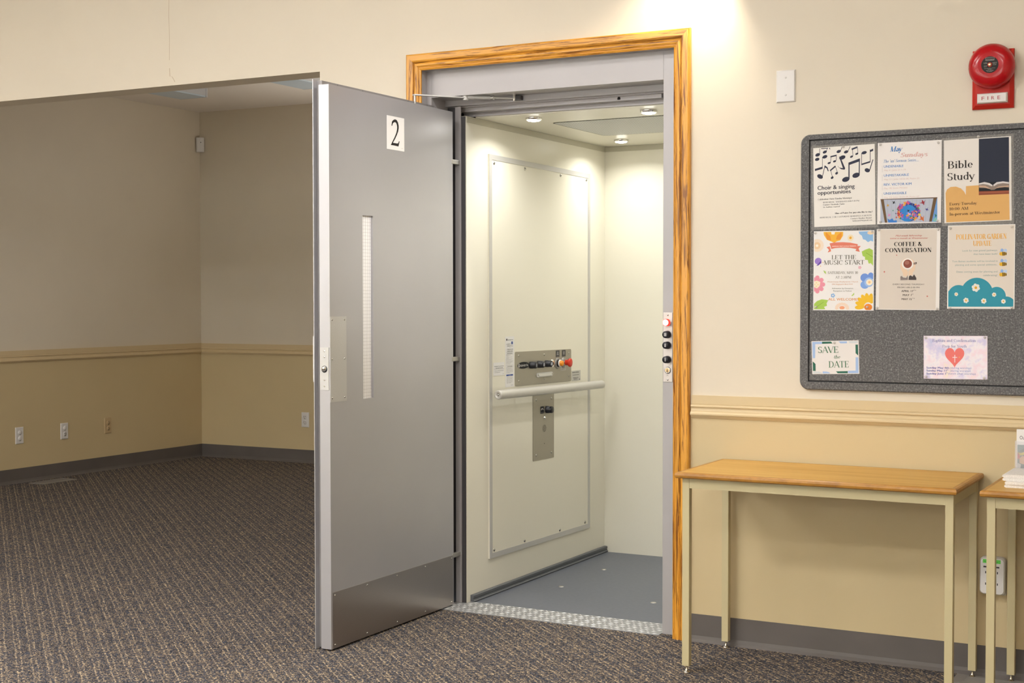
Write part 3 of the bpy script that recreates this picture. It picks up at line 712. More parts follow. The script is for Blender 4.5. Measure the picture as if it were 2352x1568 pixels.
  ('e','8fb6e4',1,70.38,47.34,3.48,3.47,0),
  ('e','8fb6e4',1,65.75,48.84,3.49,3.47,0),
  ('e','8fb6e4',1,65.69,53.66,3.49,3.47,0),
  ('e','8fb6e4',1,70.28,55.13,3.48,3.46,0),
  ('e','8fb6e4',1,69.06,51.24,4.12,4.1,0),
  ('e','f5f3ee',2,69.06,51.24,2.54,2.52,0),
  ('p','b4d070',2,[(132.72,50.34),(142.86,61.25),(142.97,54.99),(137.43,49.69)]),
  ('p','a9cc58',1,[(3.18,3.83),(3.03,22.31),(14.16,32.45),(30.09,38.12),(52.43,35.51),(46.83,23.81),(48.83,15.88),(38.35,12.08),(42.59,3.82)]),
  ('l','7fa83c',2,[(14.34,12.74),(36.57,28.59)],1.28),
  ('e','f3dcc8',1,82.94,7.92,6.34,5.07,0),
  ('e','f3dcc8',1,84.26,13.49,6.34,5.06,0),
  ('e','f3dcc8',1,88.18,18.21,6.33,5.06,0),
  ('e','f3dcc8',1,94.09,21.35,6.32,5.05,0),
  ('e','f3dcc8',1,101.08,22.44,6.32,5.05,0),
  ('e','f3dcc8',1,108.1,21.32,6.31,5.05,0),
  ('e','f3dcc8',1,114.08,18.17,6.3,5.05,0),
  ('e','f3dcc8',1,118.12,13.45,6.3,5.05,0),
  ('e','f3dcc8',1,119.6,7.9,6.3,5.05,0),
  ('e','efa47c',2,101.28,9.49,9.48,5.69,0),
  ('e','f0c02c',1,161.71,11.55,16.26,7.55,-3.0543261909900767),
  ('e','f0c02c',1,162.67,22.88,16.24,7.53,-3.4382986264288293),
  ('e','f0c02c',1,167.79,32.91,16.22,7.52,-3.822271061867582),
  ('e','f0c02c',1,176.3,40.17,16.19,7.51,-4.2062434973063345),
  ('e','f0c02c',1,186.95,43.64,16.16,7.5,-4.590215932745087),
  ('e','f0c02c',1,198.2,42.81,16.13,7.49,-4.974188368183839),
  ('e','f0c02c',1,208.4,37.81,16.1,7.49,-5.358160803622591),
  ('e','e8872c',3,191.22,11.93,13.69,11.29,0),
  ('t', '58584a', 3, 'f', 'LET THE', 63.38, 175.68, 147.01, 14.24),
  ('t', '58584a', 3, 'f', 'MUSIC START', 36.79, 157.42, 175.82, 14.94),
  ('t', '6a6a5c', 3, 'f', 'SATURDAY, MAY 10', 50.75, 125.34, 154.76, 8.75),
  ('t', '6a6a5c', 3, 'f', 'AT 2:30PM', 76.82, 109.61, 131.7, 8.44),
  ('t', 'dba27c', 3, 's', 'Westminster Presbyterian Church', 48.54, 96.52, 155.31, 4.39),
  ('t', 'dba27c', 3, 's', '290 Edgepark Blvd NW', 65.11, 88.09, 138.32, 4.39),
  ('t', '5a5a4c', 3, 's', 'Admission by Donation', 65.29, 73.84, 138.88, 4.4),
  ('t', '5a5a4c', 3, 's', 'Reception to Follow', 70.46, 65.07, 134.03, 4.4),
  ('t', 'e09a5e', 3, 'sb', 'ALL WELCOME!', 53.08, 34.1, 157.42, 8.85)],
 'coffee': [
  ('p','ddd3c8',1,[(11.9,271.57),(199.77,271.39),(199.42,2.03),(10.95,0.69)]),
  ('t', 'c4483c', 3, 'si', 'Mid-week fellowship', 63.74, 246.79, 150.77, 5.51),
  ('t', 'c4483c', 3, 'si', 'twice a month at Westminster', 45.14, 238.25, 171.33, 5.51),
  ('t', '241c1a', 3, 'fb', 'COFFEE &', 59.07, 214.23, 151.24, 14.07),
  ('t', '241c1a', 3, 'fb', 'CONVERSATION', 29.12, 193.81, 182.59, 14.11),
  ('p','cc5a4e',2,[(67.91,186.87),(68.75,184.93),(70.66,184.09),(68.78,183.28),(67.99,181.36),(67.15,183.3),(65.24,184.14),(67.13,184.95)]),
  ('p','cc5a4e',2,[(27.59,132.05),(28.81,129.25),(31.59,128.04),(28.85,126.86),(27.7,124.07),(26.48,126.87),(23.7,128.07),(26.45,129.26)]),
  ('p','cc5a4e',2,[(171.62,49.95),(172.72,47.41),(175.22,46.33),(172.75,45.23),(171.72,42.69),(170.62,45.23),(168.12,46.31),(170.59,47.41)]),
  ('p','ecd0b4',2,[(98.73,174.38),(88.34,166.84),(81.03,153.16),(82.15,137.9),(89.53,125.66),(91.51,113.46),(105.61,111.89),(106.27,128.64),(99.25,137.81),(88.07,143.97),(86.99,156.18),(94.34,166.8)]),
  ('p','ecd0b4',2,[(115.19,173.63),(125.76,165.03),(131.04,149.8),(129.17,134.62),(122.46,124.01),(121.97,116.41),(108.56,114.93),(107.46,128.63),(115.7,137.72),(124.55,145.28),(125.89,155.91),(118.9,165.09)]),
  ('e','f4efe8',3,105.0,154.53,19.15,18.89,0),
  ('e','8a4a3c',4,105.29,154.83,14.37,14.32,0),
  ('e','a56a5a',5,102.85,158.51,7.78,6.7,0),
  ('l','6a5a54',4,[(124.39,156.53),(134.77,159.5),(133.95,154.64),(124.43,153.49)],2.39),
  ('p','8a7f7c',3,[(81.62,111.96),(86.09,114.08),(90.67,108.88),(101.18,107.33),(105.54,116.46),(107.26,100.62),(81.79,99.75)]),
  ('p','4a4242',3,[(110.09,111.88),(114.51,116.43),(122.04,111.84),(127.3,119.43),(134.62,107.25),(134.71,100.57),(108.76,100.62)]),
  ('t', '332a26', 3, 's', 'EVERY SECOND THURSDAY', 57.03, 83.56, 161.68, 4.9),
  ('t', '332a26', 3, 's', 'FROM 1:00-2:30 PM', 72.25, 73.22, 145.8, 4.88),
  ('t', '332a26', 3, 'sb', 'APRIL 17', 85.67, 60.12, 125.76, 6.71),
  ('t', '332a26', 3, 'sb', 'MAY 1', 90.66, 46.72, 119.38, 6.71),
  ('t', '332a26', 3, 'sb', 'MAY 15', 87.25, 33.02, 120.77, 6.71),
  ('t', '332a26', 3, 's', 'TH', 126.29, 64.43, 134.33, 3.34),
  ('t', '332a26', 3, 's', 'ST', 119.92, 51.04, 126.48, 3.34),
  ('t', '332a26', 3, 's', 'TH', 121.9, 37.36, 129.95, 3.34)],
 'pollinator': [
  ('p','e4dace',1,[(2.93,272.84),(211.36,272.69),(210.69,7.1),(3.76,6.04)]),
  ('t', 'eeb24a', 3, 'fb', 'POLLINATOR GARDEN', 26.55, 228.56, 186.15, 16.74),
  ('t', 'eeb24a', 3, 'fb', 'UPDATE', 81.1, 206.23, 138.97, 16.68),
  ('t', '8aa3a0', 3, 's', 'Look for new gravel pathways', 47.75, 188.64, 157.63, 5.68),
  ('t', '8aa3a0', 3, 's', 'that have been built!', 82.79, 177.1, 158.59, 5.67),
  ('t', '8aa3a0', 3, 's', 'Tom Baines students will be involved in', 14.91, 153.68, 159.39, 5.7),
  ('t', '8aa3a0', 3, 's', 'planting and some special additions..', 24.9, 142.0, 159.5, 5.69),
  ('t', '8aa3a0', 3, 's', 'Dates coming soon for planting and', 29.15, 119.32, 159.14, 5.7),
  ('t', '8aa3a0', 3, 's', 'celebrating!', 114.14, 107.42, 158.68, 5.66),
  ('e','8fb0e4',2,172.65,190.8,4.82,5.62,0),
  ('e','bcd0f0',2,183.13,190.07,5.38,5.32,0),
  ('e','f0c02c',3,176.16,179.52,11.9,6.51,0),
  ('p','1e1a18',4,[(174.4,185.75),(177.23,185.72),(177.64,173.3),(174.8,173.33)]),
  ('p','1e1a18',4,[(178.94,185.1),(181.77,185.07),(182.16,173.83),(179.33,173.87)]),
  ('p','1e1a18',4,[(183.48,183.86),(186.31,183.82),(186.68,174.96),(183.85,174.99)]),
  ('e','e8b428',4,169.93,179.01,5.1,5.33,0),
  ('l','1e1a18',2,[(165.34,183.8),(167.58,186.73)],0.85),
  ('e','8fb0e4',2,172.98,157.08,4.82,5.62,0),
  ('e','bcd0f0',2,183.47,156.37,5.38,5.32,0),
  ('e','f0c02c',3,176.49,145.8,11.9,6.51,0),
  ('p','1e1a18',4,[(174.73,152.03),(177.56,152.0),(177.97,139.57),(175.13,139.59)]),
  ('p','1e1a18',4,[(179.27,151.39),(182.1,151.36),(182.49,140.12),(179.66,140.14)]),
  ('p','1e1a18',4,[(183.81,150.16),(186.64,150.13),(187.01,141.26),(184.18,141.29)]),
  ('e','e8b428',4,170.25,145.27,5.11,5.33,0),
  ('l','1e1a18',2,[(165.67,150.05),(167.91,152.99)],0.85),
  ('e','8fb0e4',2,173.3,123.32,4.82,5.63,0),
  ('e','bcd0f0',2,183.8,122.65,5.38,5.33,0),
  ('e','f0c02c',3,176.82,112.04,11.91,6.52,0),
  ('p','1e1a18',4,[(175.06,118.27),(177.89,118.25),(178.3,105.81),(175.46,105.83)]),
  ('p','1e1a18',4,[(179.6,117.65),(182.43,117.63),(182.83,106.37),(179.99,106.39)]),
  ('p','1e1a18',4,[(184.14,116.43),(186.97,116.41),(187.34,107.53),(184.51,107.55)]),
  ('e','e8b428',4,170.58,111.49,5.11,5.34,0),
  ('l','1e1a18',2,[(165.99,116.27),(168.24,119.21)],0.85),
  ('p','2f93a8',2,[(3.76,6.64),(3.37,58.77),(22.11,51.22),(183.17,42.06),(209.38,24.28),(209.56,7.1)]),
  ('p','2f93a8',2,[(3.51,39.2),(3.37,53.38),(5.19,58.11),(7.65,62.51),(10.68,66.51),(14.24,70.02),(18.24,72.97),(22.6,75.3),(27.25,76.97),(32.08,77.94),(37.0,78.21),(41.91,77.75),(46.71,76.58),(51.31,74.73),(55.61,72.23),(59.54,69.14),(63.01,65.51),(65.96,61.42),(68.33,56.95),(70.06,52.18),(71.13,47.22),(71.52,42.15)]),
  ('p','2f93a8',2,[(43.08,48.18),(43.65,56.63),(45.5,64.87),(48.58,72.68),(52.8,79.89),(58.06,86.3),(64.23,91.76),(71.15,96.14),(78.66,99.33),(86.56,101.25),(94.66,101.87),(102.76,101.16),(110.66,99.14),(118.17,95.88),(125.11,91.45),(131.3,85.96),(136.6,79.55),(140.89,72.37),(144.04,64.59),(146.0,56.42),(146.71,48.04),(146.79,39.12),(43.15,39.17)]),
  ('p','2f93a8',2,[(132.75,57.0),(134.94,60.43),(137.58,63.51),(140.61,66.17),(143.97,68.36),(147.59,70.04),(151.4,71.17),(155.33,71.73),(159.3,71.72),(163.24,71.13),(167.06,69.98),(170.7,68.28),(174.08,66.08),(177.14,63.41),(179.82,60.33),(182.07,56.89),(183.84,53.17),(185.1,49.23),(185.82,45.16),(186.0,41.02),(185.63,36.91),(154.92,24.24)]),
  ('p','2f93a8',2,[(161.77,24.99),(163.26,27.46),(164.98,29.78),(166.9,31.91),(169.0,33.84),(171.26,35.56),(173.68,37.04),(176.21,38.27),(178.85,39.25),(181.56,39.96),(184.33,40.41),(187.13,40.57),(189.93,40.46),(192.71,40.08),(195.45,39.42),(198.11,38.5),(200.69,37.32),(203.14,35.9),(205.46,34.24),(207.63,32.36),(209.61,30.28),(209.76,15.39),(169.31,7.9)]),
  ('e','eeeae0',3,99.34,66.79,5.18,5.37,0),
  ('e','eeeae0',3,93.38,61.03,5.18,5.38,0),
  ('e','eeeae0',3,85.51,63.56,5.19,5.38,0),
  ('e','eeeae0',3,83.62,71.88,5.19,5.38,0),
  ('e','eeeae0',3,89.6,77.64,5.18,5.38,0),
  ('e','eeeae0',3,97.45,75.1,5.18,5.37,0),
  ('e','eeeae0',3,91.49,69.33,8.64,8.96,0),
  ('e','eeb030',5,91.49,69.33,4.32,4.48,0),
  ('e','eeeae0',3,32.83,46.71,2.44,2.52,0),
  ('e','eeeae0',3,30.01,44.0,2.45,2.52,0),
  ('e','eeeae0',3,26.3,45.19,2.45,2.53,0),
  ('e','eeeae0',3,25.41,49.09,2.45,2.53,0),
  ('e','eeeae0',3,28.23,51.8,2.45,2.52,0),
  ('e','eeeae0',3,31.94,50.61,2.44,2.52,0),
  ('e','eeeae0',3,29.12,47.9,4.08,4.21,0),
  ('e','eeb030',5,29.12,47.9,2.04,2.1,0),
  ('e','eeeae0',3,153.73,45.21,2.74,2.86,0),
  ('e','eeeae0',3,150.58,42.14,2.74,2.86,0),
  ('e','eeeae0',3,146.43,43.48,2.74,2.86,0),
  ('e','eeeae0',3,145.42,47.89,2.74,2.86,0),
  ('e','eeeae0',3,148.57,50.96,2.74,2.86,0),
  ('e','eeeae0',3,152.73,49.62,2.74,2.85,0),
  ('e','eeeae0',3,149.58,46.55,4.56,4.76,0),
  ('e','eeb030',5,149.58,46.55,2.28,2.38,0),
  ('e','eeeae0',3,65.92,25.79,3.47,3.6,0),
  ('e','eeeae0',3,61.92,21.91,3.48,3.6,0),
  ('e','eeeae0',3,56.64,23.59,3.48,3.6,0),
  ('e','eeeae0',3,55.38,29.15,3.48,3.6,0),
  ('e','eeeae0',3,59.38,33.03,3.48,3.6,0),
  ('e','eeeae0',3,64.65,31.34,3.47,3.6,0),
  ('e','eeeae0',3,60.65,27.47,5.79,6.0,0),
  ('e','eeb030',5,60.65,27.47,2.9,3.0,0),
  ('e','eeeae0',3,122.38,24.03,3.44,3.58,0),
  ('e','eeeae0',3,118.42,20.18,3.44,3.58,0),
  ('e','eeeae0',3,113.2,21.85,3.44,3.58,0),
  ('e','eeeae0',3,111.94,27.38,3.45,3.58,0),
  ('e','eeeae0',3,115.9,31.23,3.44,3.58,0),
  ('e','eeeae0',3,121.12,29.56,3.44,3.58,0),
  ('e','eeeae0',3,117.16,25.7,5.74,5.97,0),
  ('e','eeb030',5,117.16,25.7,2.87,2.98,0),
  ('e','eeeae0',3,183.2,23.14,2.89,3.03,0),
  ('e','eeeae0',3,179.87,19.88,2.89,3.03,0),
  ('e','eeeae0',3,175.48,21.29,2.9,3.03,0),
  ('e','eeeae0',3,174.41,25.97,2.9,3.03,0),
  ('e','eeeae0',3,177.75,29.23,2.9,3.03,0),
  ('e','eeeae0',3,182.14,27.81,2.89,3.03,0),
  ('e','eeeae0',3,178.81,24.55,4.82,5.05,0),
  ('e','eeb030',5,178.81,24.55,2.41,2.52,0)],
 'save': [
  ('p','a9c4ec',1,[(0.61,115.86),(37.47,115.81),(37.13,104.64),(13.21,104.41),(11.66,55.97),(0.56,56.07)]),
  ('p','2f6a58',1,[(37.47,115.81),(64.91,115.92),(74.53,105.56),(37.14,104.95)]),
  ('p','a9c4ec',1,[(91.48,115.43),(124.25,116.04),(123.98,105.33),(101.66,105.4)]),
  ('p','d4dade',1,[(126.38,116.0),(164.49,116.2),(164.24,105.56),(133.11,105.48)]),
  ('p','2f6a58',1,[(153.27,100.26),(164.12,100.39),(163.81,61.04),(153.17,70.94)]),
  ('p','a9c4ec',1,[(152.84,56.86),(164.01,56.75),(164.2,0.31),(124.96,0.31),(125.23,10.83),(151.75,11.4)]),
  ('p','2f6a58',1,[(83.6,9.35),(124.28,9.91),(124.04,0.31),(91.39,0.0)]),
  ('p','a9c4ec',1,[(36.73,9.42),(51.78,8.77),(60.45,5.63),(64.67,0.31),(37.08,0.31)]),
  ('p','d4dade',1,[(0.32,9.79),(23.47,9.44),(35.93,4.08),(36.45,0.31),(0.33,0.32)]),
  ('p','2f6a58',1,[(0.57,46.64),(12.27,35.56),(12.13,11.35),(0.37,11.37)]),
  ('t', '4c7a5c', 3, 'f', 'SAVE', 22.96, 73.43, 93.4, 21.83),
  ('t', '4c7a5c', 3, 'fi', 'the', 78.01, 53.74, 99.65, 11.78),
  ('t', '4c7a5c', 3, 'f', 'DATE', 58.45, 22.69, 128.59, 21.83)],
 'baptism': [
  ('p','ec7a74',2,[(100.97,87.77),(101.09,88.9),(101.9,91.96),(103.91,96.1),(107.33,100.13),(112.02,102.91),(117.48,103.61),(122.98,101.88),(127.68,97.93),(130.85,92.31),(131.95,85.75),(130.8,78.94),(127.58,72.31),(122.83,66.04),(117.3,60.15),(111.83,54.57),(107.13,49.35),(103.71,44.67),(101.7,40.89),(100.89,38.41),(100.77,37.55),(100.65,38.41),(99.86,40.86),(97.88,44.58),(94.49,49.17),(89.81,54.28),(84.33,59.74),(78.78,65.53),(74.01,71.73),(70.8,78.36),(69.68,85.21),(70.85,91.84),(74.12,97.56),(78.93,101.61),(84.5,103.41),(90.0,102.78),(94.69,100.05),(98.09,96.06),(100.07,91.95),(100.85,88.89)]),
  ('l','f4e2e8',3,[(101.51,80.48),(101.41,55.16)],2.57),
  ('l','f4e2e8',3,[(93.76,72.16),(109.18,72.32)],2.58),
  ('e','f0a860',3,115.73,72.98,1.99,2.06,0),
  ('t', '8a8cc0', 3, 'f', 'Baptism and Confirmation', 28.35, 123.48, 169.24, 9.53),
  ('t', '8a8cc0', 3, 'f', 'Prep for Youth', 61.68, 104.63, 140.22, 9.48),
  ('t', '3c54ac', 3, 'sb', 'Sunday May 4th', 8.96, 34.08, 83.0, 6.57),
  ('t', '8a96cc', 3, 's', '(during worship)', 86.16, 34.56, 154.03, 5.91),
  ('t', '3c54ac', 3, 'sb', 'Sunday May 11', 8.92, 24.5, 74.05, 6.56),
  ('t', '8a96cc', 3, 's', '(during worship)', 86.12, 25.14, 151.18, 5.9),
  ('t', '3c54ac', 3, 'sb', 'Sunday June 1', 8.88, 14.68, 72.28, 6.57),
  ('t', '8a96cc', 3, 's', '(lunch after worship)', 80.34, 15.55, 168.55, 5.91),
  ('t', '3c54ac', 3, 's', 'th', 74.64, 28.83, 80.39, 3.55),
  ('t', '3c54ac', 3, 's', 'st', 72.87, 19.34, 78.05, 3.55)],
}
# ------------------------------------------------------------------ materials
M_CREAM = mat('paint_cream', (.70, .63, .515), .55, spec=.3, bump=.10, bscale=420, mottle=.025, mscale=1.5)
M_TAN = mat('paint_tan', (.585, .47, .275), .55, spec=.3, bump=.10, bscale=420, mottle=.025, mscale=1.5)
M_TRIMTAN = mat('paint_tan_trim', (.62, .49, .29), .38, spec=.4)
M_CEIL = mat('ceiling_texture', (.86, .79, .71), .9, bump=.9, bscale=260)
M_RUBBER = mat('cove_base_rubber', (.118, .103, .094), .5, spec=.35, mottle=.08, mscale=5)
M_OAKV = oak('oak_upright', 2, dark='7d480c', across=42, along=1.9, grain=1.6, lo=.50, hi=.62)
M_OAKH = oak('oak_level', 0, dark='7d480c', across=42, along=1.9, grain=1.6, lo=.50, hi=.62)
M_LAM = oak('oak_laminate', 0, light='cfa454', dark='c0903e', rough=.42, across=16, along=1.0, coat=.0)
M_LAMEDGE = oak('oak_laminate_edge', 0, light='b07c30', dark='996828', rough=.4, across=14, along=8, coat=.1)
M_DOOR = mat('door_grey_enamel', (.48, .475, .495), .33, metal=.5, spec=.4, mottle=.035, mscale=2.2)
M_FRAME = mat('frame_grey_enamel', (.42, .40, .40), .42, metal=.25, spec=.4, mottle=.02)
M_DARKGREY = mat('plain_dark_grey', (.055, .052, .055), .5)
M_BLACK = mat('black_plastic', (.012, .013, .018), .32)
M_VOID = mat('shaft_black', (.01, .01, .01), .9)
M_STEEL = mat('bright_steel', (.62, .61, .59), .22, metal=1)
M_SATIN = mat('satin_steel', (.50, .485, .46), .42, metal=.9)
M_CHROME = mat('chrome', (.78, .77, .75), .12, metal=1)
M_PLATE = mat('panel_steel', (.36, .335, .275), .42, metal=.55)
M_ALU = mat('aluminium_strip', (.56, .55, .53), .4, metal=.35)
M_CAB = mat('cab_cream_laminate', (.80, .77, .66), .32, spec=.35)
M_TOPSHADE = mat('cab_top_shade', (.50, .475, .375), .4)
M_CABFLOOR = mat('cab_grey_vinyl', (.138, .151, .182), .5, mottle=.06, mscale=60)
M_BUMPER = mat('bumper_grey', (.105, .112, .125), .45)
M_RAIL = mat('handrail_beige', (.58, .565, .53), .3, metal=.2)
M_WHITE = mat('white_plastic', (.72, .70, .68), .35)
M_TANPL = mat('tan_plastic', (.52, .38, .21), .4)
M_PAPER = mat('white_sheet', (.86, .84, .82), .5)
M_RED = mat('fire_red_enamel', (.42, .002, .007), .2, spec=.4, coat=.12)
M_REDPL = mat('fire_red_plate', (.46, .018, .010), .45, spec=.25)
M_LEG = mat('table_leg_tan_enamel', (.525, .45, .26), .42)
M_FELT_DARK = mat('felt_groove', (.05, .05, .055), .9)

def m_felt():
    m, nt, b = newmat('grey_felt')
    tc = N(nt, 'ShaderNodeTexCoord')
    n1 = N(nt, 'ShaderNodeTexNoise', i_Scale=430.0, i_Detail=3.0, i_Roughness=.7)
    n2 = N(nt, 'ShaderNodeTexNoise', i_Scale=170.0, i_Detail=3.0, i_Roughness=.6)
    for n in (n1, n2): nt.links.new(tc.outputs['Object'], n.inputs['Vector'])
    ad = N(nt, 'ShaderNodeMath', operation='ADD')
    nt.links.new(n1.outputs['Fac'], ad.inputs[0]); nt.links.new(n2.outputs['Fac'], ad.inputs[1])
    hf = N(nt, 'ShaderNodeMath', operation='MULTIPLY', i_1=.5); nt.links.new(ad.outputs[0], hf.inputs[0])
    nt.links.new(ramp(nt, hf.outputs[0], [(.36, (.085, .084, .086, 1)), (.5, (.135, .133, .135, 1)), (.57, (.19, .188, .188, 1)), (.65, (.36, .355, .35, 1))]), b.inputs['Base Color'])
    b.inputs['Roughness'].default_value = 1; b.inputs['Specular IOR Level'].default_value = .1
    bp = N(nt, 'ShaderNodeBump', i_Strength=.5, i_Distance=.001)
    nt.links.new(n1.outputs['Fac'], bp.inputs['Height']); nt.links.new(bp.outputs[0], b.inputs['Normal'])
    return m
M_FELT = m_felt()

def m_carpet():
    m, nt, b = newmat('striped_loop_carpet')
    L = nt.links
    tc = N(nt, 'ShaderNodeTexCoord')
    mp = N(nt, 'ShaderNodeMapping'); mp.inputs['Rotation'].default_value = (0, 0, math.radians(-48.8))
    L.new(tc.outputs['Object'], mp.inputs['Vector'])                # x across the ribs, y along them
    sx = N(nt, 'ShaderNodeSeparateXYZ'); L.new(mp.outputs[0], sx.inputs[0])
    wob = N(nt, 'ShaderNodeTexNoise', i_Scale=5.0, i_Detail=2.0); L.new(mp.outputs[0], wob.inputs['Vector'])
    sh = N(nt, 'ShaderNodeMath', operation='MULTIPLY_ADD', i_1=.010, i_2=0.0); L.new(wob.outputs['Fac'], sh.inputs[0]); L.new(sx.outputs[0], sh.inputs[2])
    fr = N(nt, 'ShaderNodeMath', operation='MULTIPLY', i_1=1 / .0495); L.new(sh.outputs[0], fr.inputs[0])
    fc = N(nt, 'ShaderNodeMath', operation='FRACT'); L.new(fr.outputs[0], fc.inputs[0])
    stripe = ramp(nt, fc.outputs[0], [(0, (0, 0, 0, 1)), (.09, (.1, .1, .1, 1)), (.17, (1, 1, 1, 1)), (.25, (.15, .15, .15, 1)), (.42, (.12, .12, .12, 1)), (.51, (.85, .85, .85, 1)), (.60, (.1, .1, .1, 1)), (1, (0, 0, 0, 1))])
    st = N(nt, 'ShaderNodeMapping'); st.inputs['Scale'].default_value = (1, .62, 1); L.new(mp.outputs[0], st.inputs['Vector'])
    vo = N(nt, 'ShaderNodeTexVoronoi', i_Scale=240.0); L.new(st.outputs[0], vo.inputs['Vector'])
    cs = N(nt, 'ShaderNodeSeparateColor'); L.new(vo.outputs['Color'], cs.inputs[0])
    # the yarn at each loop: its own random value, drawn towards tan along the ribs
    val = N(nt, 'ShaderNodeMath', operation='MULTIPLY', i_1=.80); L.new(cs.outputs[0], val.inputs[0])
    s2 = N(nt, 'ShaderNodeMath', operation='MULTIPLY', i_1=.30); L.new(stripe, s2.inputs[0])
    ad = N(nt, 'ShaderNodeMath', operation='ADD'); L.new(val.outputs[0], ad.inputs[0]); L.new(s2.outputs[0], ad.inputs[1])
    col = ramp(nt, ad.outputs[0], [(0, (.022, .022, .027, 1)), (.20, (.040, .043, .057, 1)), (.34, (.070, .081, .108, 1)), (.47, (.080, .070, .066, 1)), (.62, (.148, .117, .095, 1)), (.78, (.30, .235, .16, 1)), (.96, (.52, .41, .27, 1))])
    L.new(col, b.inputs['Base Color'])
    b.inputs['Roughness'].default_value = .95; b.inputs['Specular IOR Level'].default_value = .15
    bp = N(nt, 'ShaderNodeBump', i_Strength=.6, i_Distance=.003); bp.invert = True
    L.new(vo.outputs['Distance'], bp.inputs['Height']); L.new(bp.outputs[0], b.inputs['Normal'])
    return m
M_CARPET = m_carpet()

def m_brushed(name, color, axis, rough=.34, metal=1.0):
    m, nt, b = newmat(name)
    tc = N(nt, 'ShaderNodeTexCoord'); mp = N(nt, 'ShaderNodeMapping')
    s = [420, 420, 420]; s[axis] = 4
    mp.inputs['Scale'].default_value = s
    nt.links.new(tc.outputs['Object'], mp.inputs['Vector'])
    no = N(nt, 'ShaderNodeTexNoise', i_Scale=1.0, i_Detail=2.0); nt.links.new(mp.outputs[0], no.inputs['Vector'])
    lo = tuple(c * .86 for c in color) + (1,)
    nt.links.new(ramp(nt, no.outputs['Fac'], [(.3, lo), (.7, (*color, 1))]), b.inputs['Base Color'])
    b.inputs['Metallic'].default_value = metal; b.inputs['Roughness'].default_value = rough
    return m
M_KICK = m_brushed('brushed_kick_steel', (.47, .43, .40), 1, .30)
M_PUSH = m_brushed('brushed_push_steel', (.62, .615, .60), 1, .4, .45)

def m_grille():
    m, nt, b = newmat('perforated_grille')
    tc = N(nt, 'ShaderNodeTexCoord'); mp = N(nt, 'ShaderNodeMapping')
    mp.inputs['Scale'].default_value = (95, 95, 1); mp.inputs['Rotation'].default_value = (0, 0, PI / 4)
    nt.links.new(tc.outputs['Object'], mp.inputs['Vector'])
    fr = N(nt, 'ShaderNodeVectorMath', operation='FRACTION'); nt.links.new(mp.outputs[0], fr.inputs[0])
    sb = N(nt, 'ShaderNodeVectorMath', operation='SUBTRACT'); nt.links.new(fr.outputs[0], sb.inputs[0]); sb.inputs[1].default_value = (.5, .5, .5)
    ml = N(nt, 'ShaderNodeVectorMath', operation='MULTIPLY'); nt.links.new(sb.outputs[0], ml.inputs[0]); ml.inputs[1].default_value = (1, 1, 0)
    ln = N(nt, 'ShaderNodeVectorMath', operation='LENGTH'); nt.links.new(ml.outputs[0], ln.inputs[0])
    nt.links.new(ramp(nt, ln.outputs['Value'], [(.26, (.12, .12, .12, 1)), (.34, (.72, .73, .70, 1))]), b.inputs['Base Color'])
    b.inputs['Roughness'].default_value = .5
    return m
M_GRILLE = m_grille()

def m_sheen(name, color, alpha):
    m, nt, b = newmat(name)
    b.inputs['Base Color'].default_value = (*color, 1); b.inputs['Roughness'].default_value = .08
    b.inputs['Alpha'].default_value = alpha
    return m
M_SLEEVE = m_sheen('clear_laminate', (.55, .53, .50), .20)
M_ACRYLIC = m_sheen('clear_acrylic', (.9, .9, .95), .22)
M_PIN = m_sheen('clear_pin', (.85, .83, .8), .28)

# ------------------------------------------------------------------ the room
LX, BY, BZ = -5.66, 3.92, 2.724            # left wall, far wall of the alcove, its ceiling
RX, FY = 3.6, -7.5                         # right and rear walls of the hall
SPLIT = .86                                # where the lower paint meets the upper, behind the chair rail
OX, OZ, TH = -1.654, 2.195, .133           # the wide opening: right edge, height; wall thickness

def painted(mb, x0, x1, y0, y1, z0, z1):
    if z0 < SPLIT: mb.box(x0, x1, y0, y1, z0, min(z1, SPLIT), M_TAN)
    if z1 > SPLIT: mb.box(x0, x1, y0, y1, max(z0, SPLIT), z1, M_CREAM)
    return mb

fl = MB()
fl.box(LX, RX, FY, .045, -.05, 0, M_CARPET); fl.box(LX, OX, .045, BY, -.05, 0, M_CARPET)
struct('floor', fl)

w = MB()
w.box(LX, OX, 0, TH, OZ, HALL_Z, M_CREAM)
w.box(OX, -1.17, 0, TH, 0, HALL_Z, M_CREAM)
w.box(-1.17, -.065, 0, .045, 2.17, HALL_Z, M_CREAM); w.box(-1.17, -.065, .045, TH, 2.20, HALL_Z, M_CREAM)
painted(w, -.065, RX, 0, TH, 0, HALL_Z)
# the hairline crack in the plaster above the opening
crack = [(-2.469, 3.0), (-2.468, 2.60), (-2.471, 2.50), (-2.467, 2.40), (-2.469, 2.308)]
crack2 = [(-2.468, 2.272), (-2.467, 2.236), (-2.455, 2.234), (-2.446, 2.222), (-2.438, 2.209)]
M_CRACK = mat('crack_shadow', (.50, .40, .29), .9)
for cr, cw in ((crack, .0012), (crack2, .0018)):
    for a, b in zip(cr, cr[1:]):
        w.poly([(a[0] - cw, -.0004, a[1]), (a[0] + cw, -.0004, a[1]), (b[0] + cw, -.0004, b[1]), (b[0] - cw, -.0004, b[1])], M_CRACK)
struct('wall_front', w)

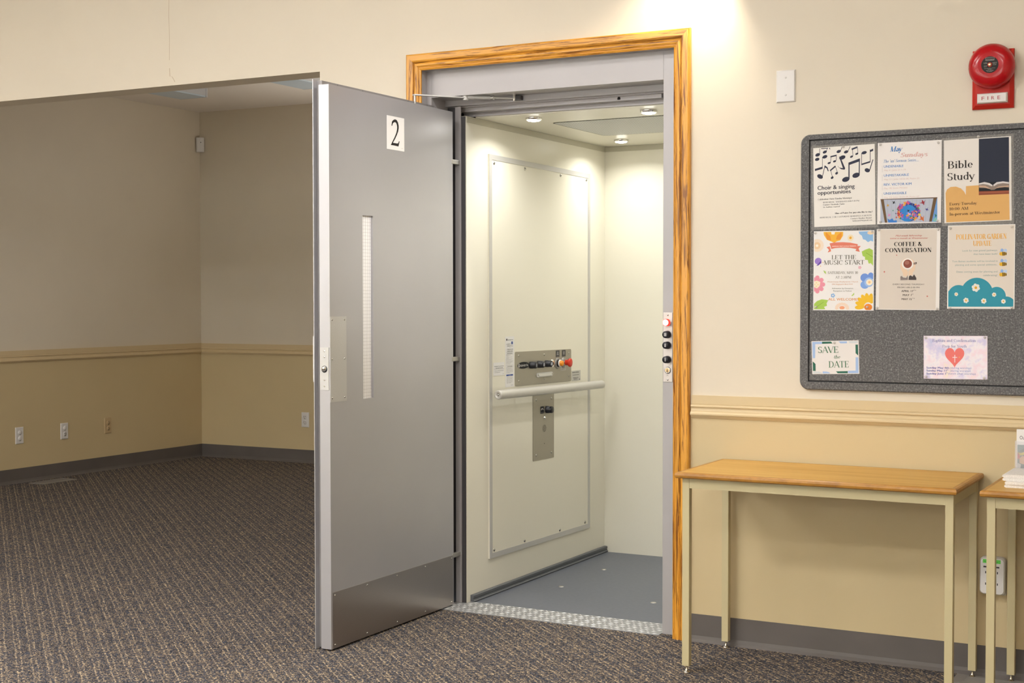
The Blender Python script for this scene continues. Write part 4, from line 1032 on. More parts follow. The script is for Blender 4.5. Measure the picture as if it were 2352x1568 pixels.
w = MB(); painted(w, LX - .12, LX, FY, BY, 0, HALL_Z); struct('wall_left', w)
w = MB(); painted(w, LX - .12, -3.3, BY, BY + .12, 0, HALL_Z); painted(w, -2.1, OX, BY, BY + .12, 0, HALL_Z); painted(w, -3.3, -2.1, BY, BY + .12, 0, .9); w.box(-3.3, -2.1, BY, BY + .12, 2.1, HALL_Z, M_CREAM); struct('wall_back', w)
r = MB()  # frame of the unseen window added to light the alcove
for x in (-3.3, -2.725, -2.15): r.box(x, x + .05, BY + .03, BY + .09, .9, 2.1, M_WHITE)
for z in (.9, 2.05): r.box(-3.3, -2.1, BY + .03, BY + .09, z, z + .05, M_WHITE)
struct('window_4', r)
w = MB(); painted(w, OX, OX + .12, TH, BY + .12, 0, HALL_Z); struct('wall_alcove', w)
w = MB(); painted(w, RX, RX + .12, FY, TH, 0, HALL_Z); struct('wall_right', w)
w = MB()
xs = [LX - .12]
for wx, ww in WINDOWS: xs += [wx - ww / 2, wx + ww / 2]
xs.append(RX + .12)
for i in range(0, len(xs), 2): painted(w, xs[i], xs[i + 1], FY - .12, FY, 0, HALL_Z)
for wx, ww in WINDOWS: painted(w, wx - ww / 2, wx + ww / 2, FY - .12, FY, 0, .9); w.box(wx - ww / 2, wx + ww / 2, FY - .12, FY, 2.2, HALL_Z, M_CREAM)
struct('wall_rear', w)
for i, (wx, ww) in enumerate(WINDOWS):
    r = MB()
    for x in (wx - ww / 2, wx, wx + ww / 2 - .05): r.box(x, x + .05, FY - .09, FY - .03, .9, 2.2, M_WHITE)
    for z in (.9, 2.15): r.box(wx - ww / 2, wx + ww / 2, FY - .09, FY - .03, z, z + .05, M_WHITE)
    struct('window_%d' % (i + 1), r)

c = MB(); c.box(LX - .12, RX + .12, FY - .12, TH, HALL_Z, HALL_Z + .1, M_CEIL); struct('ceiling', c)
c = MB(); c.box(LX, OX, TH, BY, BZ, BZ + .05, M_CEIL); struct('ceiling', c)
sh = MB()                                                            # the hoistway around the lift car
sh.box(-1.53, .42, .135, 1.9, 2.745, 2.775, M_VOID); sh.box(-1.53, .42, .135, 1.9, -.12, -.06, M_VOID)
sh.box(-1.53, -1.50, .135, 1.9, -.06, 2.745, M_VOID); sh.box(.39, .42, .135, 1.9, -.06, 2.745, M_VOID); sh.box(-1.50, .39, 1.87, 1.9, -.06, 2.745, M_VOID)
struct('wall_shaft', sh)

# rubber cove base
BASE = [(0, .1), (.0035, .1), (.0045, .022), (.008, .010), (.016, .0), (0, 0)]          # (out from the wall, z)
def base_x(mb, x0, x1, y, s=-1): return mb.sweep(BASE, [lambda p, X=X: (X, y + s * p[0], p[1]) for X in (x0, x1)], M_RUBBER)
def base_y(mb, y0, y1, x, s=1): return mb.sweep(BASE, [lambda p, Y=Y: (x + s * p[0], Y, p[1]) for Y in (y0, y1)], M_RUBBER)
struct('baseboard_front', base_x(base_x(MB(), -.012, RX, 0), OX, -1.24, 0))
struct('baseboard_left', base_y(MB(), FY, BY, LX))
struct('baseboard_back', base_x(MB(), LX, OX, BY))
struct('baseboard_alcove', base_y(MB(), TH, BY, OX, -1))
# chair rail: flat band, bead, cove and bulge
RAIL = [(0, .8995), (.007, .8995), (.007, .868), (.0055, .8665), (.0065, .865), (.0115, .8635), (.0125, .860), (.0115, .8565), (.006, .8545), (.0065, .849), (.0095, .8435), (.015, .8395), (.018, .834), (.018, .829), (.014, .8275), (.0125, .8245), (.010, .824), (.0085, .8205), (.006, .820), (.004, .8165), (0, .8165)]
def rail_x(mb, x0, x1, y, s=-1): return mb.sweep(RAIL, [lambda p, X=X: (X, y + s * p[0], p[1]) for X in (x0, x1)], M_TRIMTAN)
struct('trim_1', rail_x(MB(), -.004, RX, 0), 'tan chair rail along the wall from the oak casing rightwards', 'chair rail')
struct('trim_2', rail_x(MB(), LX, OX, BY), 'tan chair rail on the far wall of the dim alcove', 'chair rail')
rl = MB(); rl.sweep(RAIL, [lambda p, Y=Y: (LX + p[0], Y, p[1] + .002) for Y in (.4, BY)], M_TRIMTAN)
struct('trim_3', rl, 'tan chair rail on the left wall of the dim alcove', 'chair rail')

# oak casing with mitred corners; profile: t from inner to outer edge, d out from the wall
CAS = [(0, 0), (0, .008), (.10, .0115), (.125, .0095), (.155, .0095), (.175, .0125), (.27, .015), (.36, .0155), (.43, .0135), (.46, .0115), (.49, .0150), (.53, .0185), (.60, .020), (.90, .020), (.975, .017), (1, .012), (1, 0)]
cxl, cxr, ctz, cw = -1.155, -.0745, 2.161, .0655
def cas(p, side, z):
    t, d = p[0] * cw, -p[1]
    if side == 'l': return (cxl - t, d, z if z == 0 else ctz + t)
    return (cxr + t, d, z if z == 0 else ctz + t)
oakt = thing('trim_4', 'golden oak door casing around the grey steel lift doorway', 'door casing', (-.6, 0, 0), kind='structure')
off = (.6, 0, 0)
obj('casing_leg', MB().sweep(CAS, [lambda p: cas(p, 'l', 0), lambda p: cas(p, 'l', 1)], M_OAKV), oakt, off)
obj('casing_leg', MB().sweep(CAS, [lambda p: cas(p, 'r', 0), lambda p: cas(p, 'r', 1)], M_OAKV), oakt, off)
obj('casing_head', MB().sweep(CAS, [lambda p: cas(p, 'l', 1), lambda p: cas(p, 'r', 1)], M_OAKH), oakt, off)

# grey steel door frame
JF = .045                                                             # face of the frame, set back from the wall
fr = thing('trim_5', 'grey steel lift door frame inside the oak casing', 'door frame', (-.6, .1, 0), kind='structure')
off = (.6, -.1, 0)
j = MB(); j.box(-1.17, -1.158, .0, JF, 0, 2.165, M_FRAME); j.box(-1.17, -1.138, JF, .30, 0, 2.19, M_FRAME)
j.box(-1.0898, -1.064, .150, .1555, 0, 2.03, M_FRAME); j.box(-1.138, -1.0795, .172, .178, 0, 2.03, M_DARKGREY)  # the dark backing sheet stands in for shade in the hinge gap
obj('jamb', j, fr, off)
j = MB(); j.box(-.0765, -.065, 0, JF, 0, 2.165, M_FRAME); j.box(-.1365, -.065, JF, .30, 0, 2.19, M_FRAME, .0015)
obj('jamb', j, fr, off)
hd = MB(); hd.box(-1.158, -.0765, 0.012, JF, 2.163, 2.17, M_FRAME); hd.box(-1.1378, -.1367, JF + .0004, .150, 2.057, 2.19, M_FRAME)
hd.box(-1.138, -.1365, .150, .176, 2.033, 2.19, M_FRAME); hd.box(-1.138, -.1365, .176, .2, 2.028, 2.19, M_FRAME)
obj('header', hd, fr, off)
lb = MB(); lb.box(-1.095, -.203, .190, .230, 2.0125, 2.03, M_FRAME, .001); lb.box(-1.095, -.15, .230, .236, 1.9965, 2.03, M_FRAME)
lb.slab([(-.386, 2.0165), (-.3735, 2.0165)] + [(-.3797 + .0065 * math.cos(t * PI / 10), 2.0215 + .0065 * math.sin(t * PI / 10)) for t in range(11)], .1895, .1899, M_VOID)
obj('interlock_box', lb, fr, off)
obj('edge_seal', MB().box(-1.0795, -1.0472, .1565, .1612, 0.0035, 1.99, M_DARKGREY), fr, off)

# chequer plate threshold
M_CHEQ = mat('chequer_plate', (.36, .365, .375), .5, metal=.45)
th = MB(); th.box(-1.10, -.1367, .014, .1605, -.02, .003, M_CHEQ, .0008); th.box(-1.0445, -.1367, .1605, .188, -.02, .003, M_CHEQ)
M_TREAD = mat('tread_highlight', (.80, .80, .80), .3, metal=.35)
for i in range(38):
    for k in range(7):
        x = -1.085 + i * .025 + (.0125 if k % 2 else 0); y = .026 + k * .0250
        if x > -.149 or (y > .15 and x < -1.03): continue
        a = math.radians(38 if (i + k) % 2 else -38); ca, sa = math.cos(a), math.sin(a)
        pts = [(-.012, 0, 0), (0, -.0028, 0), (.012, 0, 0), (0, .0028, 0), (0, 0, .0016)]
        v = [(x + p[0] * ca - p[1] * sa, y + p[0] * sa + p[1] * ca, .003 + p[2]) for p in pts]
        th.add(v, [(0, 1, 4), (1, 2, 4), (2, 3, 4), (3, 0, 4)], M_TREAD)
tag(obj('threshold_plate', th), 'bright chequer plate threshold strip between the carpet and the lift floor', 'threshold')
# ------------------------------------------------------------------ the open steel door
DX, D0, D1, DB, DT = -1.0695, -.7555, .096, .007, 2.0025     # face, free edge, hinge edge, bottom, top
door = thing('door_1', 'grey steel lift door standing open with a number 2 sign and slim window', 'door', (DX, D1, 0), FACE_X, kind='structure')
# in the door's frame x runs from the free edge (negative) to the hinges (0), and the face looks towards -y
def dx(y): return y - D1
xl = dx(D0)
w0, w1, wz0, wz1 = dx(-.549), dx(-.4815), .8848, 1.5545
lf = MB()
for a in ((xl, w0, DB, DT), (w1, 0, DB, DT), (w0, w1, DB, wz0), (w0, w1, wz1, DT)):
    lf.box(a[0], a[1], 0, .0435, a[2], a[3], M_DOOR)
obj('leaf', lf, door)
M_FLANGE = mat('flange_grey_enamel', (.30, .285, .28), .42, metal=.3, mottle=.05)
fg = MB(); fg.box(xl + .020, -.075, .0435, .066, DB, DT + .018, M_FLANGE); fg.box(xl - .0015, -.075, .066, .0690, DB - .004, DT + .0215, M_DOOR)
for y in (-.64, -.48, -.17, -.03): fg.box(dx(y), dx(y) + .0018, .0433, .0436, DT + .003, DT + .017, M_DARKGREY)
obj('overlap_flange', fg, door)
M_GLASSW = m_sheen('wired_glass_pane', (.97, .96, .95), .93)  # near-opaque white puts the bright view and reflections into the glass colour
M_WIRE = mat('glass_wire', (.42, .40, .38), .4)
vp = MB(); vp.box(w0, w1, .010, .016, wz0, wz1, M_GLASSW)
z = wz0 + .008
while z < wz1: vp.box(w0, w1, .0096, .0101, z, z + .0007, M_WIRE); z += .0125
x = w0 + .008
while x < w1: vp.box(x, x + .0007, .0096, .0101, wz0, wz1, M_WIRE); x += .0125
obj('vision_panel', vp, door)

def screw(mb, x, z, y, r=.0042, m=None, h=.0018):
    m = m or M_STEEL
    mb.lathe((x, y, z), (0, -1, 0), [(r, 0), (r * .9, h * .6), (r * .5, h), (0.0001, h * 1.1)], m, 12)
    mb.box(x - r * .7, x + r * .7, y - h * 1.15, y - h * 1.05, z - r * .12, z + r * .12, M_DARKGREY)
    return mb
def screws(parent, spots, y, r=.0042, m=None, h=.0018, rot=(0, 0, 0)):
    for sx, sz in spots: obj('screw', screw(MB(), sx, sz, y, r, m, h), parent, rot=rot)

kp = obj('kick_plate', MB().box(xl + .010, -.006, -.0015, 0, .0085, .2085, M_KICK), door)
tag(kp, 'brushed stainless kick plate across the foot of the door')
kx = [xl + .022 + i * (-.018 - xl - .022) / 4 for i in range(5)]
screws(kp, [(x, .197) for x in kx] + [(x, .020) for x in kx], -.0015, .0038)
pp = obj('push_plate', MB().box(xl + .0008, dx(-.656), -.0015, 0, .885, 1.1875, M_PUSH), door)
tag(pp, 'brushed steel push plate beside the latch edge')
screws(pp, [(x, z) for z in (1.176, 1.037, .899) for x in (xl + .012, dx(-.668))], -.0015, .0036)
sg = MB(); sg.box(dx(-.3868), dx(-.2668), -.0006, 0, 1.8102, 1.9355, M_PAPER)
two = [(540,550),(560,410),(600,365),(650,340),(710,360),(755,440),(780,550),(780,640),(760,740),(720,850),(660,980),(590,1108),(735,1130),(765,1110),(785,1055),(808,1058),(770,1228),(620,1195),(518,1182),(560,1090),(640,930),(700,780),(722,680),(728,600),(720,530),(700,470),(675,440),(640,435),(605,455),(580,490),(568,550)]
def sgp(q):
    u = (q[0] - 393.5) / 570; top = 200 + 118 * u; bot = 1308 + 82 * u
    return (dx(-.3868) + u * .12, -.0008, 1.9355 - (q[1] - top) / (bot - top) * .1253)
M_INKBLACK = ink('2a2624')
sg.poly([sgp(q) for q in two], M_INKBLACK)
text_into(sg, 'NO. 2', 's', dx(-.2868), 1.8195, dx(-.2745), .0022, -.0008, ink('77716c'))
tag(obj('number_sign', sg, door), 'white square sign with a large black numeral 2')
# latch edge: strike plate with roller, screws
lp = MB(); lp.box(xl - .0022, xl, .004, .0415, .928, 1.0785, M_ALU)
lpo = obj('latch_plate', lp, door)
for z in (1.066, 1.045, .964, .942):
    obj('screw', MB().lathe((xl - .0022, .0225, z), (-1, 0, 0), [(.0036, 0), (.0034, .0006), (.0012, .0004), (.0001, -.0004)], M_CHROME, 14), lpo)
rb = MB(); rb.lathe((xl - .0022, .0225, 1.002), (-1, 0, 0), [(.0125, 0), (.0125, .0008), (.0105, .0010)], M_BLACK, 20); rb.lathe((xl - .003, .0225, 1.004), (-1, 0, 0), [(.0095, 0), (.0085, .006), (.004, .0095), (.0001, .010)], M_CHROME, 20)
obj('latch_roller', rb, lpo)
ph = MB()
ph.box(xl + .006, xl + .028, .069, .0795, .953, 1.119, M_WHITE, .004)
obj('pull_handle', ph, door)
for hz in (1.803, 1.0052, .206):
    obj('hinge', MB().box(-.012, .055, -.002, .012, hz - .009, hz + .009, M_SATIN, .002), door)

# door closer arm
dc = thing('door_closer', 'silver door closer arm reaching from the open door to the frame header', 'door closer', (-1.10, -.13, 2.02))
off = (1.10, .13, -2.02)
A0, EL, BR = Vector((-1.115, -.118, 2.045)), Vector((-.990, .062, 2.053)), Vector((-.806, .134, 2.0445))
a = MB(); a.cyl((A0.x, A0.y, 2.006), A0 + Vector((0, 0, .002)), .0045, M_SATIN); 
d = (EL - A0).normalized(); s_ = d.cross(Vector((0, 0, 1))).normalized() * .0095
p0, p1 = A0 - d * .006, EL + Vector((0, 0, -.006)) + d * .004
v = [p0 - s_, p0 + s_, p1 + s_, p1 - s_]; v = v + [q + Vector((0, 0, .0045)) for q in v]
a.add(v, [(0, 3, 2, 1), (4, 5, 6, 7), (0, 1, 5, 4), (1, 2, 6, 5), (2, 3, 7, 6), (3, 0, 4, 7)], M_ALU)
obj('main_arm', a, dc, off)
k = MB(); k.cyl(EL + Vector((0, 0, -.013)), EL + Vector((0, 0, .013)), .0115, M_ALU); k.cyl(EL + Vector((0, 0, .013)), EL + Vector((0, 0, .021)), .0075, M_ALU); k.cyl(EL + Vector((0, 0, -.003)), EL + Vector((0, 0, .001)), .0128, M_ALU)
obj('elbow_joint', k, dc, off)
d = (BR - EL).normalized(); r_ = MB()
r_.cyl(EL + d * .008, EL + d * .034, .0088, M_ALU); r_.cyl(EL + d * .034, EL + d * .100, .0072, M_ALU); r_.cyl(EL + d * .100, EL + d * .112, .0042, M_CHROME)
r_.cyl(EL + d * .111, EL + d * .117, .0078, M_ALU, 6); r_.cyl(EL + d * .117, BR, .0042, M_ALU)
obj('forearm_rod', r_, dc, off)
b = MB(); b.box(-.812, -.776, .128, .1495, 2.036, 2.053, M_DARKGREY, .002); b.cyl((-.806, .131, 2.033), (-.806, .131, 2.057), .0065, M_CHROME)
obj('header_bracket', b, dc, off)

# call station on the right jamb
cs = thing('call_station', 'narrow steel lift call station with a lit red button on the right jamb', 'call station', (-.1155, JF, 1.07))
cp = MB(); cp.box(-.0182, .0182, -.003, 0, -.129, .128, mat('call_plate_steel', (.60, .55, .52), .36, metal=.6), .0008)
text_into(cp, 'CAR IN USE', 's', -.008, .072, .010, .002, -.0032, ink('c4625a')); text_into(cp, 'CALL', 's', -.005, .062, .008, .002, -.0032, ink('a06058'))
cpo = obj('plate', cp, cs)
def button(parent, x, z, y, m, r=.0137, h=.026, mark=None, name='button', label=None):
    mb = MB()
    mb.lathe((x, y, z), (0, -1, 0), [(r, 0), (r, h * .38), (r * .94, h * .42), (r * .94, h * .9), (r * .82, h), (.0001, h * 1.0)], m, 28)
    if mark:
        for k in range(mark):
            xx = x + (k - (mark - 1) / 2) * .0034
            mb.box(xx - .0012, xx + .0012, y - h - .0004, y - h, z - .006, z + .006, ink('c8c6c6'))
    o = obj(name, mb, parent)
    if label: o['label'] = label
    return o
M_LIT = emit('lit_red_lens', 'ff3a2c', 1.3); M_LITW = emit('lit_lens_centre', 'ffd8cc', 5.0)
lt = MB(); lt.lathe((0, -.003, .0915), (0, -1, 0), [(.0142, 0), (.0142, .009)], M_CHROME, 28); lt.lathe((0, -.012, .0915), (0, -1, 0), [(.0138, 0), (.0132, .012), (.0115, .014), (.0110, .014)], M_LIT, 28); lt.lathe((0, -.012, .0915), (0, -1, 0), [(.0110, .0141), (.0001, .0142)], M_LITW, 28)
tag(obj('indicator_light', lt, cs), 'glowing red indicator lens')
for z, mk in ((.047, 3), (.0075, 2), (-.0455, 1)): button(cs, 0, z, -.003, M_BLACK, mark=mk)
M_BRASS = mat('brass_key', (.62, .42, .22), .3, metal=.9)
ks = MB(); ks.lathe((0, -.003, -.0855), (0, -1, 0), [(.0135, 0), (.0125, .003), (.009, .0045), (.0085, .004)], M_STEEL, 28); ks.lathe((0, -.003, -.0855), (0, -1, 0), [(.0085, .0042), (.0001, .0048)], M_BRASS, 20); ks.box(-.0012, .0012, -.0083, -.0078, -.0905, -.0805, M_VOID)
obj('key_switch', ks, cs)
kg = MB()
kg.slab([(-.004, -.108), (-.003, -.108), (-.003, -.102), (.003, -.106), (.003, -.107), (-.003, -.1035)], -.0034, -.003, ink('6a5a54')); obj('key_mark', kg, cs)
for z in (.119, -.1205): obj('screw', screw(MB(), 0, z, -.003, .0035), cs)

# ------------------------------------------------------------------ the lift car
CX, C0, C1, CR, CT = -1.045, .162, 1.517, .03, 1.992
car = thing('lift_car', 'cream lift car with handrail and control panel behind the open door', 'lift', ((CX + CR) / 2, (C0 + C1) / 2, 0))
coff = (-(CX + CR) / 2, -(C0 + C1) / 2, 0)
obj('side_wall', MB().box(CX - .03, CX, C0, C1, 0, CT, M_CAB), car, coff)
obj('side_wall', MB().box(CR, CR + .03, C0 + .15, C1, 0, CT, M_CAB), car, coff)
obj('back_wall', MB().box(CX - .03, CR + .03, C1, C1 + .03, 0, CT, M_CAB), car, coff)
cf = obj('car_floor', MB().box(CX, CR, .197, C1, -.03, .0005, M_CABFLOOR), car, coff)
for bx, by in ((-.854, .647), (-.8516, 1.087), (-.374, .5315)):
    obj('floor_bolt', MB().lathe((bx, by, .0005), (0, 0, 1), [(.0125, 0), (.0105, .0022), (.005, .0028), (.0001, .0015)], M_SATIN, 20), cf)
ce = MB(); ce.box(CX, CR, .240, C1, CT, CT + .005, M_CAB); ceo = obj('car_ceiling', ce, car, coff)
tt = MB(); tt.box(CX, CX + .004, C0 + .002, C1, 1.967, CT - .0025, M_TOPSHADE); tt.box(CX, CR, C1 - .004, C1, 1.967, CT - .0025, M_TOPSHADE)  # darker strips stand in for the shadow band below the ceiling
obj('top_shade', tt, car, coff)
g0x, g1x, g0y, g1y = -.838, -.30, .530, 1.062
gm = MB()
gm.add([(x, z, CT - .0012) for x, z in rrect(g0x, g1x, g0y, g1y, .022)], [list(range(28))[::-1]], M_GRILLE)
rim_o, rim_i = rrect(g0x - .004, g1x + .004, g0y - .004, g1y + .004, .026), rrect(g0x, g1x, g0y, g1y, .022)
gm.add([(x, z, CT - .0016) for x, z in rim_o] + [(x, z, CT - .0016) for x, z in rim_i], [(i, 28 + i, 28 + (i + 1) % 28, (i + 1) % 28) for i in range(28)], M_VOID)
obj('ceiling_grille', gm, ceo)
M_LED = emit('led_lens', 'fffdf6', 30.0)
for lx, ly in ((-.833, .350), (-.845, 1.263), (-.328, .363), (-.33, 1.263)):
    L = MB(); L.lathe((lx, ly, CT), (0, 0, -1), [(.034, 0), (.034, .008), (.031, .010), (.0285, .0095)], M_CHROME, 32); L.lathe((lx, ly, CT), (0, 0, -1), [(.0285, .0094), (.024, .0125), (.014, .0145), (.0001, .0150)], M_LED, 32)
    lo = obj('ceiling_lamp', L, ceo)
    pl = bpy.data.lights.new('ceiling_lamp_glow', 'AREA'); pl.shape = 'DISK'; pl.size = .054; pl.energy = 2.25; pl.spread = math.radians(150); pl.color = (1, .985, .93)
    po = bpy.data.objects.new('ceiling_lamp_glow', pl); COL.objects.link(po); po.location = (lx + coff[0], ly + coff[1], CT - .0165); po.parent = car

# everything on the side wall: x along the wall into the car, z up, face towards -y; SAG follows the slight droop of the fittings
SAG = math.radians(.45)
def on_wall(name, mb, label=None):
    o = obj(name, mb, car, (CX + coff[0], coff[1], 0), (0, 0, PI / 2))
    if label: o['label'] = label
    return o
def sag(x, z, x0=.57, k=.0085): return z - (x - x0) * k
def quad_slab(mb, x0, x1, z0, z1, y0, y1, m, k=.0085, x_ref=None):
    xr = x0 if x_ref is None else x_ref
    return mb.slab([(x0, sag(x0, z0, xr, k)), (x1, sag(x1, z0, xr, k)), (x1, sag(x1, z1, xr, k)), (x0, sag(x0, z1, xr, k))], y0, y1, m)
ap = MB(); quad_slab(ap, .3415, 1.3315, .155, 1.854, -.006, 0, M_CAB)
apo = on_wall('access_panel', ap, 'cream access panel framed by grey strips')
strip = MB()
for a in ((.3415, .3635, .155, 1.854), (1.3095, 1.3315, .155, 1.854), (.3635, 1.3095, .155, .177), (.3635, 1.3095, 1.832, 1.854)):
    quad_slab(strip, *a, -.0085, -.006, M_ALU, x_ref=.3415)
obj('edge_strip', strip, apo)
M_SCREWD = mat('screw_steel', (.5, .49, .46), .25, metal=1)
for x, z in ((.385, 1.8187), (.664, 1.8172), (1.016, 1.8152), (1.2918, 1.8140), (.3804, .1870), (.6572, .1846), (1.0068, .1815), (1.279, .1795)):
    obj('screw', screw(MB(), x, z, -.006, .0075, M_SCREWD, .003), apo)
bu = MB()
bu.sweep([(0, .001), (.018, .001), (.020, .006), (.016, .010), (.016, .013), (.013, .0145), (.013, .017), (.016, .0185), (.016, .028), (.010, .030), (0, .030)], [lambda p, X=X: (X, -p[0], p[1]) for X in (.190, C1)], M_BUMPER)
on_wall('wall_bumper', bu, 'grey ribbed bumper strip along the foot of the wall')
# handrail
hx0, hx1, hz0, hz1, hy, hr = .325, 1.350, .849, .8385, -.060, .0196
rail = MB(); rail.cyl((hx0, hy, hz0), (hx1, hy, hz1), hr, M_RAIL, 32, caps=False)
rail.lathe((hx1, hy, hz1), (1, 0, 0), [(hr, 0), (hr * .85, .006), (.0001, .008)], M_RAIL, 28); rail.lathe((hx0, hy, hz0), (-1, 0, 0), [(hr, 0), (hr, .004), (hr * .92, .0062), (.0075, .0064), (.007, .0045), (.0001, .0045)], M_RAIL, 32)
rl_ = on_wall('handrail', rail, 'round beige handrail')
obj('screw', MB().lathe((hx0 - .005, hy, hz0), (-1, 0, 0), [(.005, 0), (.004, .002), (.0001, .001)], M_STEEL, 14), rl_)
for x in (.56, 1.14):
    obj('rail_bracket', MB().cyl((x, hy, sag(x, .845, .325, .0102)), (x, 0, sag(x, .845, .325, .0102)), .008, M_RAIL, 14), rl_)
# control panel
cpn = MB(); PY = -.0085
cpn.slab([(x, sag(x, z, .568, .009)) for x, z in rrect(.568, 1.1225, .8705, 1.0195, .008)], PY, -.004, M_PLATE)
cpo = on_wall('control_panel', cpn, 'steel control panel with push buttons')
screws(cpo, [(x, sag(x, z, .568, .009)) for x, z in ((.6, 1.002), (.846, 1.000), (1.098, 1.000), (.6, .892), (.846, .893), (1.098, .895))], PY, .0055, M_SCREWD, .0022)
ov = MB(); ov.slab(circ(.641, .9585, .054, .0148, 36), PY - .001, PY, ink('1a1b20'))
text_into(ov, 'savaria', 's', .613, .9535, .687, .0135, PY - .0012, ink('d8d6d2'))
for e in ((.600, .9585, .009, .0085, 'd8d6d2', .0012), (.600, .9585, .006, .006, '1a1b20', .0014), (.600, .957, .003, .004, 'd8d6d2', .0016)):
    ov.poly([(x, PY - e[5], z) for x, z in circ(*e[:4])], ink(e[4]))
obj('maker_badge', ov, cpo)
for x, mk in ((.710, 1), (.784, 2), (.860, 3)):
    mb = MB(); h = .030
    mb.lathe((x, PY, .9567), (0, -1, 0), [(.0158, 0), (.0158, .013), (.0150, .014), (.0150, h * .9), (.0135, h), (.0001, h)], M_BLACK, 28)
    for k in range(mk):
        xx = x + (k - (mk - 1) / 2) * .006; mb.box(xx - .002, xx + .002, PY - h - .0004, PY - h, .950, .963, ink('b8bcc8'))
    obj('button', mb, cpo)
kk = MB(); kk.lathe((.925, PY, .955), (0, -1, 0), [(.019, 0), (.0175, .004), (.012, .006), (.0085, .0055)], M_CHROME, 28); kk.lathe((.925, PY, .955), (0, -1, 0), [(.0085, .0056), (.0001, .006)], M_STEEL, 16); kk.box(.9238, .9262, PY - .007, PY - .0055, .949, .961, M_VOID)
obj('key_switch', kk, cpo)
M_ORANGE = mat('amber_lens', (.85, .30, .015), .3); M_STOP = mat('stop_button_red', (.62, .035, .012), .35); M_GREYRING = mat('grey_ring', (.30, .29, .28), .4, metal=.5)
am = MB(); am.lathe((.978, PY, .954), (0, -1, 0), [(.0255, 0), (.0255, .003), (.018, .004)], M_GREYRING, 32); am.lathe((.978, PY, .954), (0, -1, 0), [(.0165, .003), (.0165, .012)], M_BLACK, 28); am.lathe((.978, PY, .954), (0, -1, 0), [(.0165, .012), (.0165, .016), (.0135, .017)], M_WHITE, 28); am.lathe((.978, PY, .954), (0, -1, 0), [(.0125, .016), (.012, .027), (.010, .029), (.0001, .029)], M_ORANGE, 28)
tag(obj('alarm_button', am, cpo), 'amber alarm button in a grey ring')
st = MB(); st.lathe((1.0385, PY, .955), (0, -1, 0), [(.0235, 0), (.0235, .003), (.016, .005)], M_GREYRING, 32); st.lathe((1.0385, PY, .955), (0, -1, 0), [(.0145, .003), (.0145, .014)], M_CHROME, 28); st.lathe((1.0385, PY, .955), (0, -1, 0), [(.0135, .012), (.0125, .024), (.0195, .032), (.0205, .036), (.019, .039), (.012, .0412), (.0001, .0415)], M_STOP, 32)
tag(obj('stop_button', st, cpo), 'red mushroom emergency stop button')
for x, kind in ((.980, 0), (1.0432, 1)):
    lbm = MB(); lbm.box(x - .018, x + .018, PY - .0008, PY, .9825, 1.0125, M_BLACK)
    wh = ink('cfcdca')
    if kind == 0:
        for a, b in (((x - .008, .993), (x - .004, .998)), ((x - .004, .998), (x - .003, 1.006)), ((x - .003, 1.006), (x + .003, 1.006)), ((x + .003, 1.006), (x + .004, .998)), ((x + .004, .998), (x + .008, .993)), ((x - .008, .993), (x + .008, .993))):
            lbm.cyl((a[0], PY - .001, a[1]), (b[0], PY - .001, b[1]), .0008, wh, 6)
        text_into(lbm, 'ALARM', 's', x - .010, .9845, x + .010, .0032, PY - .001, ink('8a8884'))
    else:
        for r0 in ((.0075, .0008), (.003, .0008)):
            lbm.add([(a, PY - .001, b) for a, b in circ(x, .999, r0[0] + r0[1])] + [(a, PY - .001, b) for a, b in circ(x, .999, r0[0] - r0[1])], [(i, 28 + i, 28 + (i + 1) % 28, (i + 1) % 28) for i in range(28)], wh)
        text_into(lbm, 'STOP', 's', x - .008, .9845, x + .008, .0032, PY - .001, ink('8a8884'))
    obj('button_label', lbm, cpo)
sl = MB(); sl.box(1.012, 1.064, PY - .0006, PY, .918, .937, mat('silver_sticker', (.50, .49, .46), .4))
text_into(sl, 'PULL TO RUN', 's', 1.018, .930, 1.058, .0032, PY - .0008, ink('3a3834')); text_into(sl, 'PUSH TO STOP', 's', 1.018, .922, 1.058, .0032, PY - .0008, ink('3a3834'))
obj('stop_sticker', sl, cpo)
em = MB(); em.slab(rrect(.768, .923, .8985, .9185, .0095), PY - .004, PY, mat('lamp_housing', (.55, .54, .52), .35)); em.slab(rrect(.786, .908, .9022, .9148, .001), PY - .007, PY - .004, mat('lamp_lens', (.66, .65, .61), .2))
for x in (.777, .916): em.lathe((x, PY - .004, .9085), (0, -1, 0), [(.003, 0), (.002, .0015), (.0001, .0012)], M_SCREWD, 10)
obj('emergency_lamp', em, cpo)
# phone panel below the rail
pn = MB(); pn.slab([(x, sag(x, z, .7355, .01)) for x, z in rrect(.7355, .9425, .527, .842, .004)], PY, -.004, M_PLATE)
for ring, nn in ((.014, 16), (.0085, 9), (.003, 3)):
    for i in range(nn):
        t = 2 * PI * i / nn; pn.poly([(a, PY - .0003, b) for a, b in circ(.8456 + ring * 1.15 * math.cos(t), .6657 + ring * math.sin(t), .0019, .0019, 8)], M_VOID)
pn.poly([(a, PY - .0003, b) for a, b in circ(.8455, .5967, .0025, .0025, 10)], M_VOID)
pno = on_wall('phone_panel', pn, 'tall steel emergency phone panel below the handrail')
screws(pno, [(.7655, .798), (.917, .797), (.7655, .5515), (.917, .551)], PY, .0058, M_SCREWD, .0024)
pb = MB(); pb.lathe((.868, PY, .749), (0, -1, 0), [(.0165, 0), (.0165, .012), (.0155, .013), (.0155, .028), (.0135, .031), (.0001, .031)], M_BLACK, 28); obj('button', pb, pno)
pl_ = MB(); pl_.slab(rrect(.806, .838, .733, .766, .003), PY - .001, PY, M_BLACK)
